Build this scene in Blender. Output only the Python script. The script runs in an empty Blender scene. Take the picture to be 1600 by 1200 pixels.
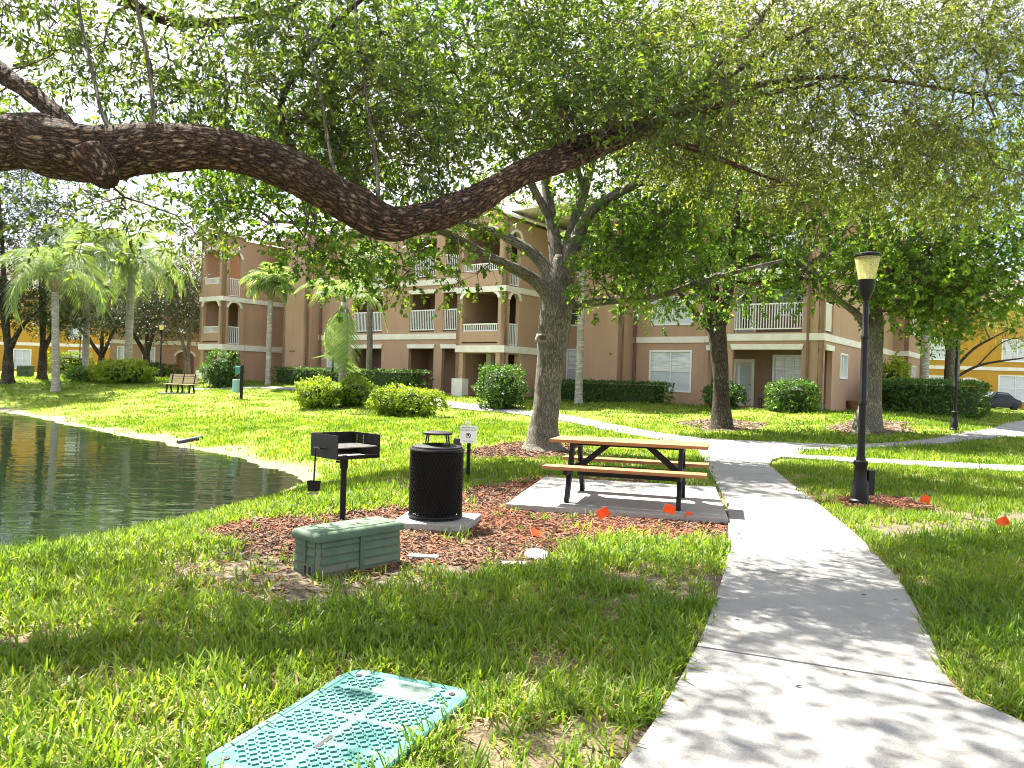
import bpy, bmesh, math, random
import numpy as np
from mathutils import Vector, Matrix, noise as mnoise

random.seed(7)
rng = np.random.default_rng(11)
SC = bpy.context.scene
COL = SC.collection
R = math.radians
PI = math.pi

# ------------------------------------------------------------------ camera
EYE = 1.55
FPX = 1200.0                      # focal length in pixels of the 1600 px wide photograph
cam_d = bpy.data.cameras.new('camera')
cam = bpy.data.objects.new('camera', cam_d)
COL.objects.link(cam)
cam_d.sensor_width = 36.0
cam_d.lens = 36.0 * FPX / 1600.0
cam_d.clip_start = 0.05
cam_d.clip_end = 5000
CAMR = Matrix.Rotation(R(90 - 0.29), 3, 'X') @ Matrix.Rotation(R(1.7), 3, 'Z')
cam.matrix_world = Matrix.Translation((0, 0, EYE)) @ CAMR.to_4x4()
SC.camera = cam

# ------------------------------------------------------------------ sky, sun, exposure
SUN_EL, SUN_AZ = R(56), R(-40)    # azimuth from +Y, positive to the right
world = bpy.data.worlds.new('World')
SC.world = world
world.use_nodes = True
wn, wl = world.node_tree.nodes, world.node_tree.links
wn.clear()
w_out = wn.new('ShaderNodeOutputWorld')
w_bg = wn.new('ShaderNodeBackground')
w_bg.inputs['Strength'].default_value = 0.052
sky = wn.new('ShaderNodeTexSky')
sky.sky_type = 'NISHITA'
sky.sun_disc = False
sky.sun_elevation = SUN_EL
sky.sun_rotation = SUN_AZ
sky.dust_density = 2.0
sky.air_density = 1.0
w_tc = wn.new('ShaderNodeTexCoord')
w_map = wn.new('ShaderNodeMapping')
w_map.inputs['Scale'].default_value = (1.0, 1.0, 2.2)
w_nz = wn.new('ShaderNodeTexNoise')
w_nz.inputs['Scale'].default_value = 2.6
w_nz.inputs['Detail'].default_value = 8
w_nz.inputs['Roughness'].default_value = 0.6
w_rmp = wn.new('ShaderNodeValToRGB')
w_rmp.color_ramp.elements[0].position = 0.40
w_rmp.color_ramp.elements[1].position = 0.56
w_mix = wn.new('ShaderNodeMix')
w_mix.data_type = 'RGBA'
w_mix.inputs['B'].default_value = (7.5, 7.6, 7.9, 1)      # sunlit cumulus, same units as the sky
wl.new(w_tc.outputs['Generated'], w_map.inputs['Vector'])
wl.new(w_map.outputs['Vector'], w_nz.inputs['Vector'])
wl.new(w_nz.outputs['Fac'], w_rmp.inputs['Fac'])
wl.new(w_rmp.outputs['Color'], w_mix.inputs['Factor'])
wl.new(sky.outputs['Color'], w_mix.inputs['A'])
wl.new(w_mix.outputs['Result'], w_bg.inputs['Color'])
wl.new(w_bg.outputs['Background'], w_out.inputs['Surface'])

sun_d = bpy.data.lights.new('sun', 'SUN')
sun_d.energy = 5.0
sun_d.angle = R(0.53)
sun_d.color = (1.0, 0.95, 0.86)
sun = bpy.data.objects.new('sun', sun_d)
COL.objects.link(sun)
SUN_DIR = Vector((math.sin(SUN_AZ) * math.cos(SUN_EL), math.cos(SUN_AZ) * math.cos(SUN_EL), math.sin(SUN_EL)))
sun.rotation_euler = SUN_DIR.to_track_quat('Z', 'Y').to_euler()

SC.view_settings.view_transform = 'Standard'
SC.view_settings.look = 'None'
SC.view_settings.gamma = 1.0
SC.view_settings.use_curve_mapping = False
SC.view_settings.exposure = 2.6
SC.render.engine = 'CYCLES'
cy = SC.cycles
cy.use_denoising = True
cy.use_adaptive_sampling = True
cy.adaptive_threshold = 0.02
cy.filter_width = 1.0
cy.max_bounces = 6
cy.diffuse_bounces = 3
cy.glossy_bounces = 3
cy.transmission_bounces = 4
cy.transparent_max_bounces = 6
cy.caustics_reflective = False
cy.caustics_refractive = False

# ------------------------------------------------------------------ measuring helpers
# sight lines of the photograph, used to find where things really stand
def ray(px, py):
    return CAMR @ Vector(((px - 800) / FPX, (600 - py) / FPX, -1.0))
def atY(px, py, Y):
    d = ray(px, py)
    return Vector((0, 0, EYE)) + d * (Y / d.y)
def atZ(px, py, z):
    d = ray(px, py)
    return Vector((0, 0, EYE)) + d * ((z - EYE) / d.z)

BROT = R(-36)
BC = Vector((12.912, 32.0, 0.0))           # right front corner of the brown apartment building
bca, bsa = math.cos(BROT), math.sin(BROT)
def sstep(a, b, x):
    t = np.clip((np.asarray(x, float) - a) / (b - a), 0, 1)
    return t * t * (3 - 2 * t)
def poly_sd(poly, x, y):
    """signed distance, positive outside"""
    x = np.asarray(x, float); y = np.asarray(y, float)
    d2 = np.full(x.shape, 1e18); inside = np.zeros(x.shape, bool)
    n = len(poly)
    for i in range(n):
        ax, ay = poly[i]; bx, by = poly[(i + 1) % n]
        ex, ey = bx - ax, by - ay
        t = np.clip(((x - ax) * ex + (y - ay) * ey) / (ex * ex + ey * ey + 1e-12), 0, 1)
        dx, dy = x - ax - t * ex, y - ay - t * ey
        d2 = np.minimum(d2, dx * dx + dy * dy)
        c = ((ay > y) != (by > y)) & (x < (bx - ax) * (y - ay) / ((by - ay) if by != ay else 1e-9) + ax)
        inside ^= c
    d = np.sqrt(d2)
    return np.where(inside, -d, d)
def vnoise(x, y, s=1.0, seed=0):
    """cheap smooth value noise in 0..1"""
    x = np.asarray(x, float) * s + seed * 17.3; y = np.asarray(y, float) * s - seed * 9.7
    xi, yi = np.floor(x), np.floor(y)
    fx, fy = x - xi, y - yi
    fx = fx * fx * (3 - 2 * fx); fy = fy * fy * (3 - 2 * fy)
    def h(a, b):
        v = np.sin(a * 127.1 + b * 311.7 + seed * 74.7) * 43758.5453
        return v - np.floor(v)
    return (h(xi, yi) * (1 - fx) + h(xi + 1, yi) * fx) * (1 - fy) + (h(xi, yi + 1) * (1 - fx) + h(xi + 1, yi + 1) * fx) * fy
def fbm(x, y, s=1.0, seed=0):
    return (vnoise(x, y, s, seed) * .5 + vnoise(x, y, s * 2.1, seed + 1) * .3 + vnoise(x, y, s * 4.3, seed + 2) * .2)

POND_Z = -0.5
POND = [(-60, 2), (-30, -1), (-13, 2.2), (-7.5, 5.5), (-5.1, 7.9), (-4.25, 10.4), (-3.75, 13.2), (-4.1, 15.2), (-6.4, 18.4),
        (-10.0, 21.9), (-14.5, 26.2), (-18.5, 30.3), (-22.8, 34.3), (-30, 38), (-60, 42)]
def gz(x, y):
    x = np.asarray(x, float); y = np.asarray(y, float)
    lx = (x - BC.x) * bca + (y - BC.y) * bsa
    ly = -(x - BC.x) * bsa + (y - BC.y) * bca
    amp = .62 + .36 * sstep(-13, -34, lx)
    yf = np.interp(lx, [-36, -30, -14, -12, 0], [-6.5, -4, -4, 0, 0])
    dist = np.maximum(yf - ly, lx)
    rb = amp * (1 - sstep(1.5, 11.5, dist))
    left = .72 * sstep(24, 47, y) * sstep(-4, -14, x)
    far = .25 * sstep(35, 48, y)
    base = np.maximum(np.maximum(rb, left), far)
    base = base + (fbm(x, y, .35, 3) - .5) * .07 * sstep(2, 5, np.abs(x - 3) + y * .1)
    sd = poly_sd(POND, x, y)
    sd = sd + (fbm(x, y, 1.1, 7) - .5) * .7 * (1 - sstep(.5, 2.5, np.abs(sd)))
    bank = np.interp(y, [0, 12, 16, 30], [2.3, 2.3, 4.5, 8.0])
    t = np.clip(sd / bank, 0, 1)
    out = POND_Z + (base - POND_Z) * (.45 * t + .55 * (1 - (1 - t) ** 2)) 
    ins = POND_Z - 1.2 * sstep(0, 5, -sd)
    return np.where(sd > 0, out, ins)
def G(px, py):
    """where the sight line through a pixel meets the ground"""
    d = ray(px, py)
    t = np.linspace(2, 160, 6000)
    P = np.outer(t, np.array(d)) + np.array([0, 0, EYE])
    below = P[:, 2] < gz(P[:, 0], P[:, 1])
    i = int(np.argmax(below)) if below.any() else len(t) - 1
    p = P[i]
    return Vector((p[0], p[1], float(gz(p[0], p[1]))))
def gzf(x, y):
    return float(gz(np.array([x]), np.array([y]))[0])
# ------------------------------------------------------------------ materials
MATS = {}
def nodes_of(name):
    m = bpy.data.materials.new(name); m.use_nodes = True
    nt = m.node_tree
    return m, nt, nt.nodes, nt.links, nt.nodes['Principled BSDF']
def pmat(name, c1, c2=None, scale=4.0, rough=.7, bump=0.0, bscale=60.0, spec=.3, metal=0.0, detail=5, stretch=(1, 1, 1), lo=.35, hi=.65, bdist=.01, coat=0):
    if name in MATS: return MATS[name]
    m, nt, N, L, B = nodes_of(name)
    B.inputs['Roughness'].default_value = rough
    B.inputs['Specular IOR Level'].default_value = spec
    B.inputs['Metallic'].default_value = metal
    B.inputs['Coat Weight'].default_value = coat
    tc = N.new('ShaderNodeTexCoord'); mp = N.new('ShaderNodeMapping')
    mp.inputs['Scale'].default_value = stretch
    L.new(tc.outputs['Object'], mp.inputs['Vector'])
    if c2 is None: c2 = tuple(c * .8 for c in c1)
    nz = N.new('ShaderNodeTexNoise'); nz.inputs['Scale'].default_value = scale; nz.inputs['Detail'].default_value = detail
    nz.inputs['Roughness'].default_value = .65
    rp = N.new('ShaderNodeValToRGB')
    rp.color_ramp.elements[0].position = lo; rp.color_ramp.elements[1].position = hi
    rp.color_ramp.elements[0].color = (*c2, 1); rp.color_ramp.elements[1].color = (*c1, 1)
    L.new(mp.outputs['Vector'], nz.inputs['Vector']); L.new(nz.outputs['Fac'], rp.inputs['Fac'])
    L.new(rp.outputs['Color'], B.inputs['Base Color'])
    if bump:
        bz = N.new('ShaderNodeTexNoise'); bz.inputs['Scale'].default_value = bscale; bz.inputs['Detail'].default_value = 4
        bp = N.new('ShaderNodeBump'); bp.inputs['Strength'].default_value = bump; bp.inputs['Distance'].default_value = bdist
        L.new(mp.outputs['Vector'], bz.inputs['Vector']); L.new(bz.outputs['Fac'], bp.inputs['Height'])
        L.new(bp.outputs['Normal'], B.inputs['Normal'])
    MATS[name] = m
    return m
def leafmat(name, dark, mid, light, trans=.4, rough=.45, spec=.35, wscale=.0):
    """leaf surface: colour by the leaf's own tint attribute, part of the light passes through"""
    if name in MATS: return MATS[name]
    m, nt, N, L, B = nodes_of(name)
    at = N.new('ShaderNodeAttribute'); at.attribute_name = 'tint'
    rp = N.new('ShaderNodeValToRGB')
    rp.color_ramp.elements[0].color = (*dark, 1); rp.color_ramp.elements[1].color = (*light, 1)
    e = rp.color_ramp.elements.new(.5); e.color = (*mid, 1)
    fac = at.outputs['Fac']
    if wscale:
        ge = N.new('ShaderNodeNewGeometry')
        nz = N.new('ShaderNodeTexNoise'); nz.inputs['Scale'].default_value = wscale; nz.inputs['Detail'].default_value = 3
        L.new(ge.outputs['Position'], nz.inputs['Vector'])
        ma = N.new('ShaderNodeMath'); ma.operation = 'MULTIPLY_ADD'; ma.inputs[1].default_value = 1.3
        mb = N.new('ShaderNodeMath'); mb.operation = 'SUBTRACT'; mb.inputs[1].default_value = .65
        L.new(nz.outputs['Fac'], ma.inputs[0]); L.new(at.outputs['Fac'], ma.inputs[2]); L.new(ma.outputs[0], mb.inputs[0])
        fac = mb.outputs[0]
    L.new(fac, rp.inputs['Fac'])
    L.new(rp.outputs['Color'], B.inputs['Base Color'])
    B.inputs['Roughness'].default_value = rough; B.inputs['Specular IOR Level'].default_value = spec
    tr = N.new('ShaderNodeBsdfTranslucent')
    hs = N.new('ShaderNodeMix'); hs.data_type = 'RGBA'; hs.blend_type = 'MULTIPLY'; hs.inputs['Factor'].default_value = 1
    hs.inputs['B'].default_value = (1.7, 1.55, .7, 1)
    L.new(rp.outputs['Color'], hs.inputs['A']); L.new(hs.outputs['Result'], tr.inputs['Color'])
    mx = N.new('ShaderNodeMixShader'); mx.inputs['Fac'].default_value = trans
    L.new(B.outputs['BSDF'], mx.inputs[1]); L.new(tr.outputs['BSDF'], mx.inputs[2])
    L.new(mx.outputs['Shader'], N['Material Output'].inputs['Surface'])
    MATS[name] = m
    return m
def barkmat(name, c1, c2, c3, vscale=14, stretch=(1, 1, .35), bump=.8, dist=.02):
    if name in MATS: return MATS[name]
    m, nt, N, L, B = nodes_of(name)
    at = N.new('ShaderNodeAttribute'); at.attribute_name = 'bark_uv'
    mp = N.new('ShaderNodeMapping'); mp.inputs['Scale'].default_value = stretch
    L.new(at.outputs['Vector'], mp.inputs['Vector'])
    nz = N.new('ShaderNodeTexNoise'); nz.inputs['Scale'].default_value = vscale * .8; nz.inputs['Detail'].default_value = 6; nz.inputs['Roughness'].default_value = .7
    L.new(mp.outputs['Vector'], nz.inputs['Vector'])
    wsub = N.new('ShaderNodeVectorMath'); wsub.operation = 'SUBTRACT'; wsub.inputs[1].default_value = (.5, .5, .5)
    L.new(nz.outputs['Color'], wsub.inputs[0])
    wsc = N.new('ShaderNodeVectorMath'); wsc.operation = 'SCALE'; wsc.inputs['Scale'].default_value = 2.6 / vscale
    L.new(wsub.outputs['Vector'], wsc.inputs[0])
    wa = N.new('ShaderNodeVectorMath'); wa.operation = 'ADD'
    L.new(mp.outputs['Vector'], wa.inputs[0]); L.new(wsc.outputs['Vector'], wa.inputs[1])
    vo = N.new('ShaderNodeTexVoronoi'); vo.feature = 'DISTANCE_TO_EDGE'; vo.inputs['Scale'].default_value = vscale
    L.new(wa.outputs['Vector'], vo.inputs['Vector'])
    v2 = N.new('ShaderNodeTexVoronoi'); v2.feature = 'DISTANCE_TO_EDGE'; v2.inputs['Scale'].default_value = vscale * 2.7
    L.new(wa.outputs['Vector'], v2.inputs['Vector'])
    vm = N.new('ShaderNodeMath'); vm.operation = 'MULTIPLY_ADD'; vm.inputs[1].default_value = .45
    L.new(v2.outputs['Distance'], vm.inputs[0]); L.new(vo.outputs['Distance'], vm.inputs[2])
    rv = N.new('ShaderNodeValToRGB'); rv.color_ramp.elements[0].position = 0.05; rv.color_ramp.elements[1].position = .34
    L.new(vm.outputs[0], rv.inputs['Fac'])
    rc = N.new('ShaderNodeValToRGB'); rc.color_ramp.elements[0].position = .32; rc.color_ramp.elements[1].position = .66
    rc.color_ramp.elements[0].color = (*c2, 1); rc.color_ramp.elements[1].color = (*c1, 1)
    n2 = N.new('ShaderNodeTexNoise'); n2.inputs['Scale'].default_value = 3.0; n2.inputs['Detail'].default_value = 8
    L.new(at.outputs['Vector'], n2.inputs['Vector']); L.new(n2.outputs['Fac'], rc.inputs['Fac'])
    n4 = N.new('ShaderNodeTexNoise'); n4.inputs['Scale'].default_value = 1.7; n4.inputs['Detail'].default_value = 9; n4.inputs['Roughness'].default_value = .75
    r4 = N.new('ShaderNodeValToRGB'); r4.color_ramp.elements[0].position = .50; r4.color_ramp.elements[1].position = .68
    r4.color_ramp.elements[0].color = (0, 0, 0, 1); r4.color_ramp.elements[1].color = (.75, .75, .75, 1)
    L.new(at.outputs['Vector'], n4.inputs['Vector']); L.new(n4.outputs['Fac'], r4.inputs['Fac'])
    li = N.new('ShaderNodeMix'); li.data_type = 'RGBA'; li.inputs['B'].default_value = (.20, .19, .135, 1)     # lichen patches
    L.new(rc.outputs['Color'], li.inputs['A']); L.new(r4.outputs['Color'], li.inputs['Factor'])
    mx = N.new('ShaderNodeMix'); mx.data_type = 'RGBA'
    mx.inputs['A'].default_value = (*c3, 1)
    L.new(rv.outputs['Color'], mx.inputs['Factor']); L.new(li.outputs['Result'], mx.inputs['B'])
    L.new(mx.outputs['Result'], B.inputs['Base Color'])
    B.inputs['Roughness'].default_value = .9; B.inputs['Specular IOR Level'].default_value = .15
    ad = N.new('ShaderNodeMath'); ad.operation = 'MULTIPLY_ADD'; ad.inputs[1].default_value = .35
    L.new(nz.outputs['Fac'], ad.inputs[0]); L.new(rv.outputs['Color'], ad.inputs[2])
    bp = N.new('ShaderNodeBump'); bp.inputs['Strength'].default_value = bump; bp.inputs['Distance'].default_value = dist
    L.new(ad.outputs[0], bp.inputs['Height']); L.new(bp.outputs['Normal'], B.inputs['Normal'])
    MATS[name] = m
    return m

# ------------------------------------------------------------------ objects
def tag(o, label=None, cat=None, group=None, kind=None):
    if label: o['label'] = label
    if cat: o['category'] = cat
    if group: o['group'] = group
    if kind: o['kind'] = kind
    return o
def empty(name, loc=(0, 0, 0), rz=0.0, label=None, cat=None, group=None):
    o = bpy.data.objects.new(name, None); COL.objects.link(o)
    o.location = loc; o.rotation_euler = (0, 0, rz); o.empty_display_size = .2
    return tag(o, label, cat, group)
def link(name, me, parent=None, loc=None, rot=None, scale=None):
    o = bpy.data.objects.new(name, me); COL.objects.link(o)
    if parent: o.parent = parent
    if loc is not None: o.location = loc
    if rot is not None: o.rotation_euler = rot
    if scale is not None: o.scale = scale
    return o
def np_mesh(name, V, faces_flat, nper, mat, tint=None, smooth=False, attrs=None):
    """fast mesh from numpy: all faces with nper corners"""
    me = bpy.data.meshes.new(name)
    nf = len(faces_flat) // nper
    me.vertices.add(len(V)); me.vertices.foreach_set('co', np.asarray(V, np.float32).ravel())
    me.loops.add(len(faces_flat)); me.loops.foreach_set('vertex_index', np.asarray(faces_flat, np.int32))
    me.polygons.add(nf)
    me.polygons.foreach_set('loop_start', np.arange(0, nf * nper, nper, dtype=np.int32))
    me.polygons.foreach_set('loop_total', np.full(nf, nper, np.int32))
    if smooth: me.polygons.foreach_set('use_smooth', np.ones(nf, bool))
    me.update(calc_edges=True)
    if tint is not None:
        a = me.attributes.new('tint', 'FLOAT', 'FACE'); a.data.foreach_set('value', np.asarray(tint, np.float32))
    if attrs:
        for k, (ty, arr) in attrs.items():
            a = me.attributes.new(k, ty, 'POINT')
            a.data.foreach_set('vector' if ty == 'FLOAT_VECTOR' else 'value', np.asarray(arr, np.float32).ravel())
    if mat: me.materials.append(mat)
    return me
class MB:
    """collects simple shapes into ONE welded mesh"""
    def __init__(s): s.v = []; s.f = []
    def quad(s, a, b, c, d): s.poly([a, b, c, d])
    def poly(s, pts):
        n = len(s.v); s.v += [tuple(p) for p in pts]; s.f.append(tuple(range(n, n + len(pts)))); return s
    def box(s, c, d, rz=0.0, rot=None):
        M = rot if rot is not None else Matrix.Rotation(rz, 3, 'Z')
        c = Vector(c); n = len(s.v)
        for x in (-.5, .5):
            for y in (-.5, .5):
                for z in (-.5, .5):
                    s.v.append(tuple(c + M @ Vector((x * d[0], y * d[1], z * d[2]))))
        for f in ((0, 1, 3, 2), (4, 6, 7, 5), (0, 4, 5, 1), (2, 3, 7, 6), (0, 2, 6, 4), (1, 5, 7, 3)):
            s.f.append(tuple(n + i for i in f))
        return s
    def span(s, x0, x1, y0, y1, z0, z1):
        return s.box(((x0 + x1) / 2, (y0 + y1) / 2, (z0 + z1) / 2), (abs(x1 - x0), abs(y1 - y0), abs(z1 - z0)))
    def bar(s, a, b, w, h, up=(0, 0, 1)):
        a, b = Vector(a), Vector(b); d = (b - a); L = d.length; d.normalize()
        u = Vector(up)
        sx = d.cross(u)
        if sx.length < 1e-4: sx = d.cross(Vector((1, 0, 0)))
        sx.normalize(); uz = sx.cross(d)
        M = Matrix((d, sx, uz)).transposed()
        return s.box((a + b) / 2, (L, w, h), rot=M)
    def prism(s, poly, z0, z1):
        n = len(s.v); k = len(poly)
        for p in poly: s.v.append((p[0], p[1], z0))
        for p in poly: s.v.append((p[0], p[1], z1))
        s.f.append(tuple(n + i for i in reversed(range(k)))); s.f.append(tuple(n + k + i for i in range(k)))
        for i in range(k):
            j = (i + 1) % k
            s.f.append((n + i, n + j, n + k + j, n + k + i))
        return s
    def lathe(s, prof, c=(0, 0, 0), n=24, cap=True):
        base = len(s.v)
        for r, z in prof:
            for i in range(n):
                a = 2 * PI * i / n
                s.v.append((c[0] + r * math.cos(a), c[1] + r * math.sin(a), c[2] + z))
        for k in range(len(prof) - 1):
            for i in range(n):
                j = (i + 1) % n
                s.f.append((base + k * n + i, base + k * n + j, base + (k + 1) * n + j, base + (k + 1) * n + i))
        if cap:
            s.f.append(tuple(base + i for i in reversed(range(n))))
            e = base + (len(prof) - 1) * n
            s.f.append(tuple(e + i for i in range(n)))
        return s
    def tube(s, pts, rad, n=8, cap=True):
        V, F = tube_np(pts, rad, n)
        b = len(s.v); s.v += [tuple(p) for p in V]
        s.f += [tuple(b + i for i in f) for f in F]
        if cap:
            s.f.append(tuple(b + i for i in reversed(range(n)))); e = b + (len(pts) - 1) * n
            s.f.append(tuple(e + i for i in range(n)))
        return s
    def mesh(s, name, mat, bevel=0.0, seg=2, smooth=False, weld=True):
        me = bpy.data.meshes.new(name)
        bm = bmesh.new()
        vs = [bm.verts.new(p) for p in s.v]
        for f in s.f:
            try: bm.faces.new([vs[i] for i in f])
            except ValueError: pass
        if weld: bmesh.ops.remove_doubles(bm, verts=bm.verts, dist=2e-4)
        bmesh.ops.recalc_face_normals(bm, faces=bm.faces)
        if bevel:
            ed = [e for e in bm.edges if len(e.link_faces) == 2 and e.calc_face_angle(0) > .5]
            bmesh.ops.bevel(bm, geom=ed, offset=bevel, segments=seg, affect='EDGES', profile=.6, clamp_overlap=True)
        if smooth:
            for f in bm.faces: f.smooth = True
            for e in bm.edges:
                if len(e.link_faces) == 2 and e.calc_face_angle(0) > .7: e.smooth = False
        bm.to_mesh(me); bm.free()
        if mat: me.materials.append(mat)
        return me
    def build(s, name, mat, parent=None, **k):
        loc = k.pop('loc', None); rot = k.pop('rot', None)
        return link(name, s.mesh(name, mat, **k), parent, loc, rot)
def tube_np(pts, rad, n):
    pts = [Vector(p) for p in pts]
    K = len(pts)
    if not hasattr(rad, '__len__'): rad = [rad] * K
    T = []
    for i in range(K):
        a = pts[max(0, i - 1)]; b = pts[min(K - 1, i + 1)]
        T.append((b - a).normalized())
    u = T[0].orthogonal().normalized()
    V, F = [], []
    for i in range(K):
        u = (u - T[i] * u.dot(T[i])).normalized()
        w = T[i].cross(u)
        for j in range(n):
            a = 2 * PI * j / n
            V.append(pts[i] + (u * math.cos(a) + w * math.sin(a)) * rad[i])
    for i in range(K - 1):
        for j in range(n):
            k = (j + 1) % n
            F.append((i * n + j, i * n + k, (i + 1) * n + k, (i + 1) * n + j))
    return V, F
def smooth_path(pts, sub=6):
    """Catmull-Rom through (x,y,z,r) points"""
    P = [np.array(p, float) for p in pts]
    P = [2 * P[0] - P[1]] + P + [2 * P[-1] - P[-2]]
    out = []
    for i in range(1, len(P) - 2):
        p0, p1, p2, p3 = P[i - 1:i + 3]
        for k in range(sub):
            t = k / sub
            out.append(.5 * ((2 * p1) + (-p0 + p2) * t + (2 * p0 - 5 * p1 + 4 * p2 - p3) * t * t + (-p0 + 3 * p1 - 3 * p2 + p3) * t ** 3))
    out.append(P[-2])
    return np.array(out)
def limb_mesh(name, pts, mat, sub=6, n=12, rough=.06, seed=0, vor=0.0, vs=14):
    """tapered, slightly lumpy limb through (x,y,z,r); closed ends; keeps bark coordinates along the limb"""
    Q = smooth_path(pts, sub)
    Q[:, 3] = np.maximum(Q[:, 3], .002)
    V, F = tube_np([q[:3] for q in Q], list(Q[:, 3]), n)
    C = np.repeat(Q[:, :3], n, 0); V = np.array([tuple(v) for v in V])
    rr = np.repeat(Q[:, 3], n)
    d = V - C
    arc = np.concatenate([[0], np.cumsum(np.linalg.norm(np.diff(Q[:, :3], axis=0), axis=1))])
    ang = np.tile(np.arange(n) * 2 * PI / n, len(Q)); s = np.repeat(arc, n)
    disp = np.zeros(len(V))
    for i in range(len(V)):
        p = Vector((math.cos(ang[i]) * 1.2, math.sin(ang[i]) * 1.2, s[i] * 1.6 + seed * 7.1))
        disp[i] = mnoise.noise(p) * rough * 2 + mnoise.noise(p * 3.1) * rough
    if vor:
        kr = random.Random(seed * 13 + 5)
        for _ in range(int(4 + arc[-1] * 2.4)):      # knots and swellings
            ka, ks, kw, kh = kr.uniform(0, 2 * PI), kr.uniform(0, arc[-1]), kr.uniform(.05, .16), kr.uniform(.06, .20)
            da = (ang - ka + PI) % (2 * PI) - PI
            disp += kh * np.exp(-((da * rr) ** 2 + (s - ks) ** 2) / kw ** 2)
        rm = float(np.mean(Q[:, 3]))
        for i in range(len(V)):
            p = Vector((math.cos(ang[i]) * rr[i] * vs, math.sin(ang[i]) * rr[i] * vs, s[i] * vs * .42 + seed))
            p += Vector((mnoise.noise(p * .7), mnoise.noise(p * .7 + Vector((9, 3, 1))), 0)) * .5
            dd = mnoise.voronoi(p)[0]
            e = dd[1] - dd[0]
            disp[i] += (min(e, .35) / .35 - .6) * vor / max(rr[i], .03)
    V = V + d * disp[:, None]
    buv = np.stack([np.cos(ang) * rr, np.sin(ang) * rr, s + seed * 3.3], 1)
    nv = len(V)
    faces = [list(f) for f in F]
    me = bpy.data.meshes.new(name)
    vv = [tuple(v) for v in V] + [tuple(Q[0, :3]), tuple(Q[-1, :3])]
    ff = [tuple(f) for f in F]
    for j in range(n):
        k = (j + 1) % n
        ff.append((k, j, nv)); ff.append(((len(Q) - 1) * n + j, (len(Q) - 1) * n + k, nv + 1))
    me.from_pydata(vv, [], ff)
    a = me.attributes.new('bark_uv', 'FLOAT_VECTOR', 'POINT')
    b2 = np.vstack([buv, [[0, 0, 0]], [[0, 0, arc[-1]]]]).astype(np.float32)
    a.data.foreach_set('vector', b2.ravel())
    me.polygons.foreach_set('use_smooth', np.ones(len(me.polygons), bool))
    me.materials.append(mat)
    return me
def in_poly(poly, x, y):
    return poly_sd(poly, x, y) < 0

# scatter by geometry nodes: points carry rotation, size and which piece to set down
def scatter(name, pts, rots, scl, idx, protos, kind_label, cat):
    col = bpy.data.collections.new(name + '_pieces')
    for k, me in enumerate(protos):
        o = bpy.data.objects.new('%s_piece_%02d' % (name, k), me); col.objects.link(o)
    me = bpy.data.meshes.new(name)
    me.vertices.add(len(pts)); me.vertices.foreach_set('co', np.asarray(pts, np.float32).ravel())
    a = me.attributes.new('rot', 'FLOAT_VECTOR', 'POINT'); a.data.foreach_set('vector', np.asarray(rots, np.float32).ravel())
    a = me.attributes.new('scl', 'FLOAT_VECTOR', 'POINT'); a.data.foreach_set('vector', np.asarray(scl, np.float32).ravel())
    a = me.attributes.new('idx', 'INT', 'POINT'); a.data.foreach_set('value', np.asarray(idx, np.int32))
    o = link(name, me)
    ng = bpy.data.node_groups.new(name + '_scatter', 'GeometryNodeTree')
    ng.interface.new_socket('Geometry', in_out='INPUT', socket_type='NodeSocketGeometry')
    ng.interface.new_socket('Geometry', in_out='OUTPUT', socket_type='NodeSocketGeometry')
    n = ng.nodes; l = ng.links
    gi = n.new('NodeGroupInput'); go = n.new('NodeGroupOutput')
    ip = n.new('GeometryNodeInstanceOnPoints')
    ci = n.new('GeometryNodeCollectionInfo'); ci.inputs['Collection'].default_value = col
    ci.inputs['Separate Children'].default_value = True; ci.inputs['Reset Children'].default_value = True
    def na(nm, ty):
        q = n.new('GeometryNodeInputNamedAttribute'); q.data_type = ty; q.inputs['Name'].default_value = nm
        return next(s for s in q.outputs if s.enabled and s.name == 'Attribute')
    l.new(gi.outputs[0], ip.inputs['Points']); l.new(ci.outputs[0], ip.inputs['Instance'])
    ip.inputs['Pick Instance'].default_value = True
    l.new(na('idx', 'INT'), ip.inputs['Instance Index'])
    l.new(na('rot', 'FLOAT_VECTOR'), ip.inputs['Rotation'])
    l.new(na('scl', 'FLOAT_VECTOR'), ip.inputs['Scale'])
    l.new(ip.outputs[0], go.inputs[0])
    md = o.modifiers.new('scatter', 'NODES'); md.node_group = ng
    tag(o, kind_label, cat, kind='stuff')
    return o
# ------------------------------------------------------------------ outlines on the ground (from sight lines, in metres)
def GP(l): return [(p.x, p.y) for p in (G(*q) for q in l)]
MULCH_A = GP([(285, 838), (380, 815), (520, 803), (620, 796), (700, 775), (760, 762), (850, 748), (1000, 752), (1137, 800), (1138, 838), (1040, 846), (960, 838), (905, 846), (870, 868), (830, 880), (760, 890), (690, 882), (640, 880), (560, 900), (450, 870), (370, 850)])
BARE_A = GP([(300, 905), (350, 865), (450, 835), (560, 850), (640, 865), (720, 885), (640, 905), (600, 935), (470, 948), (340, 925)])
MULCH_T1 = GP([(715, 708), (770, 697), (830, 690), (890, 694), (915, 705), (890, 717), (800, 716), (740, 719)])
MULCH_LAMP = GP([(1283, 783), (1320, 776), (1360, 774), (1420, 780), (1462, 792), (1440, 801), (1380, 797), (1320, 795)])
MULCH_T2 = GP([(1060, 660), (1127, 653), (1200, 662), (1180, 672), (1100, 674)])
MULCH_T3 = GP([(1290, 668), (1350, 655), (1420, 660), (1425, 674), (1350, 682)])
BARE_R = GP([(1350, 830), (1420, 818), (1500, 812), (1560, 806), (1640, 802), (1640, 822), (1500, 832), (1390, 843)])
BARE_B = GP([(960, 905), (1030, 898), (1128, 905), (1120, 930), (1040, 925)])
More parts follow.
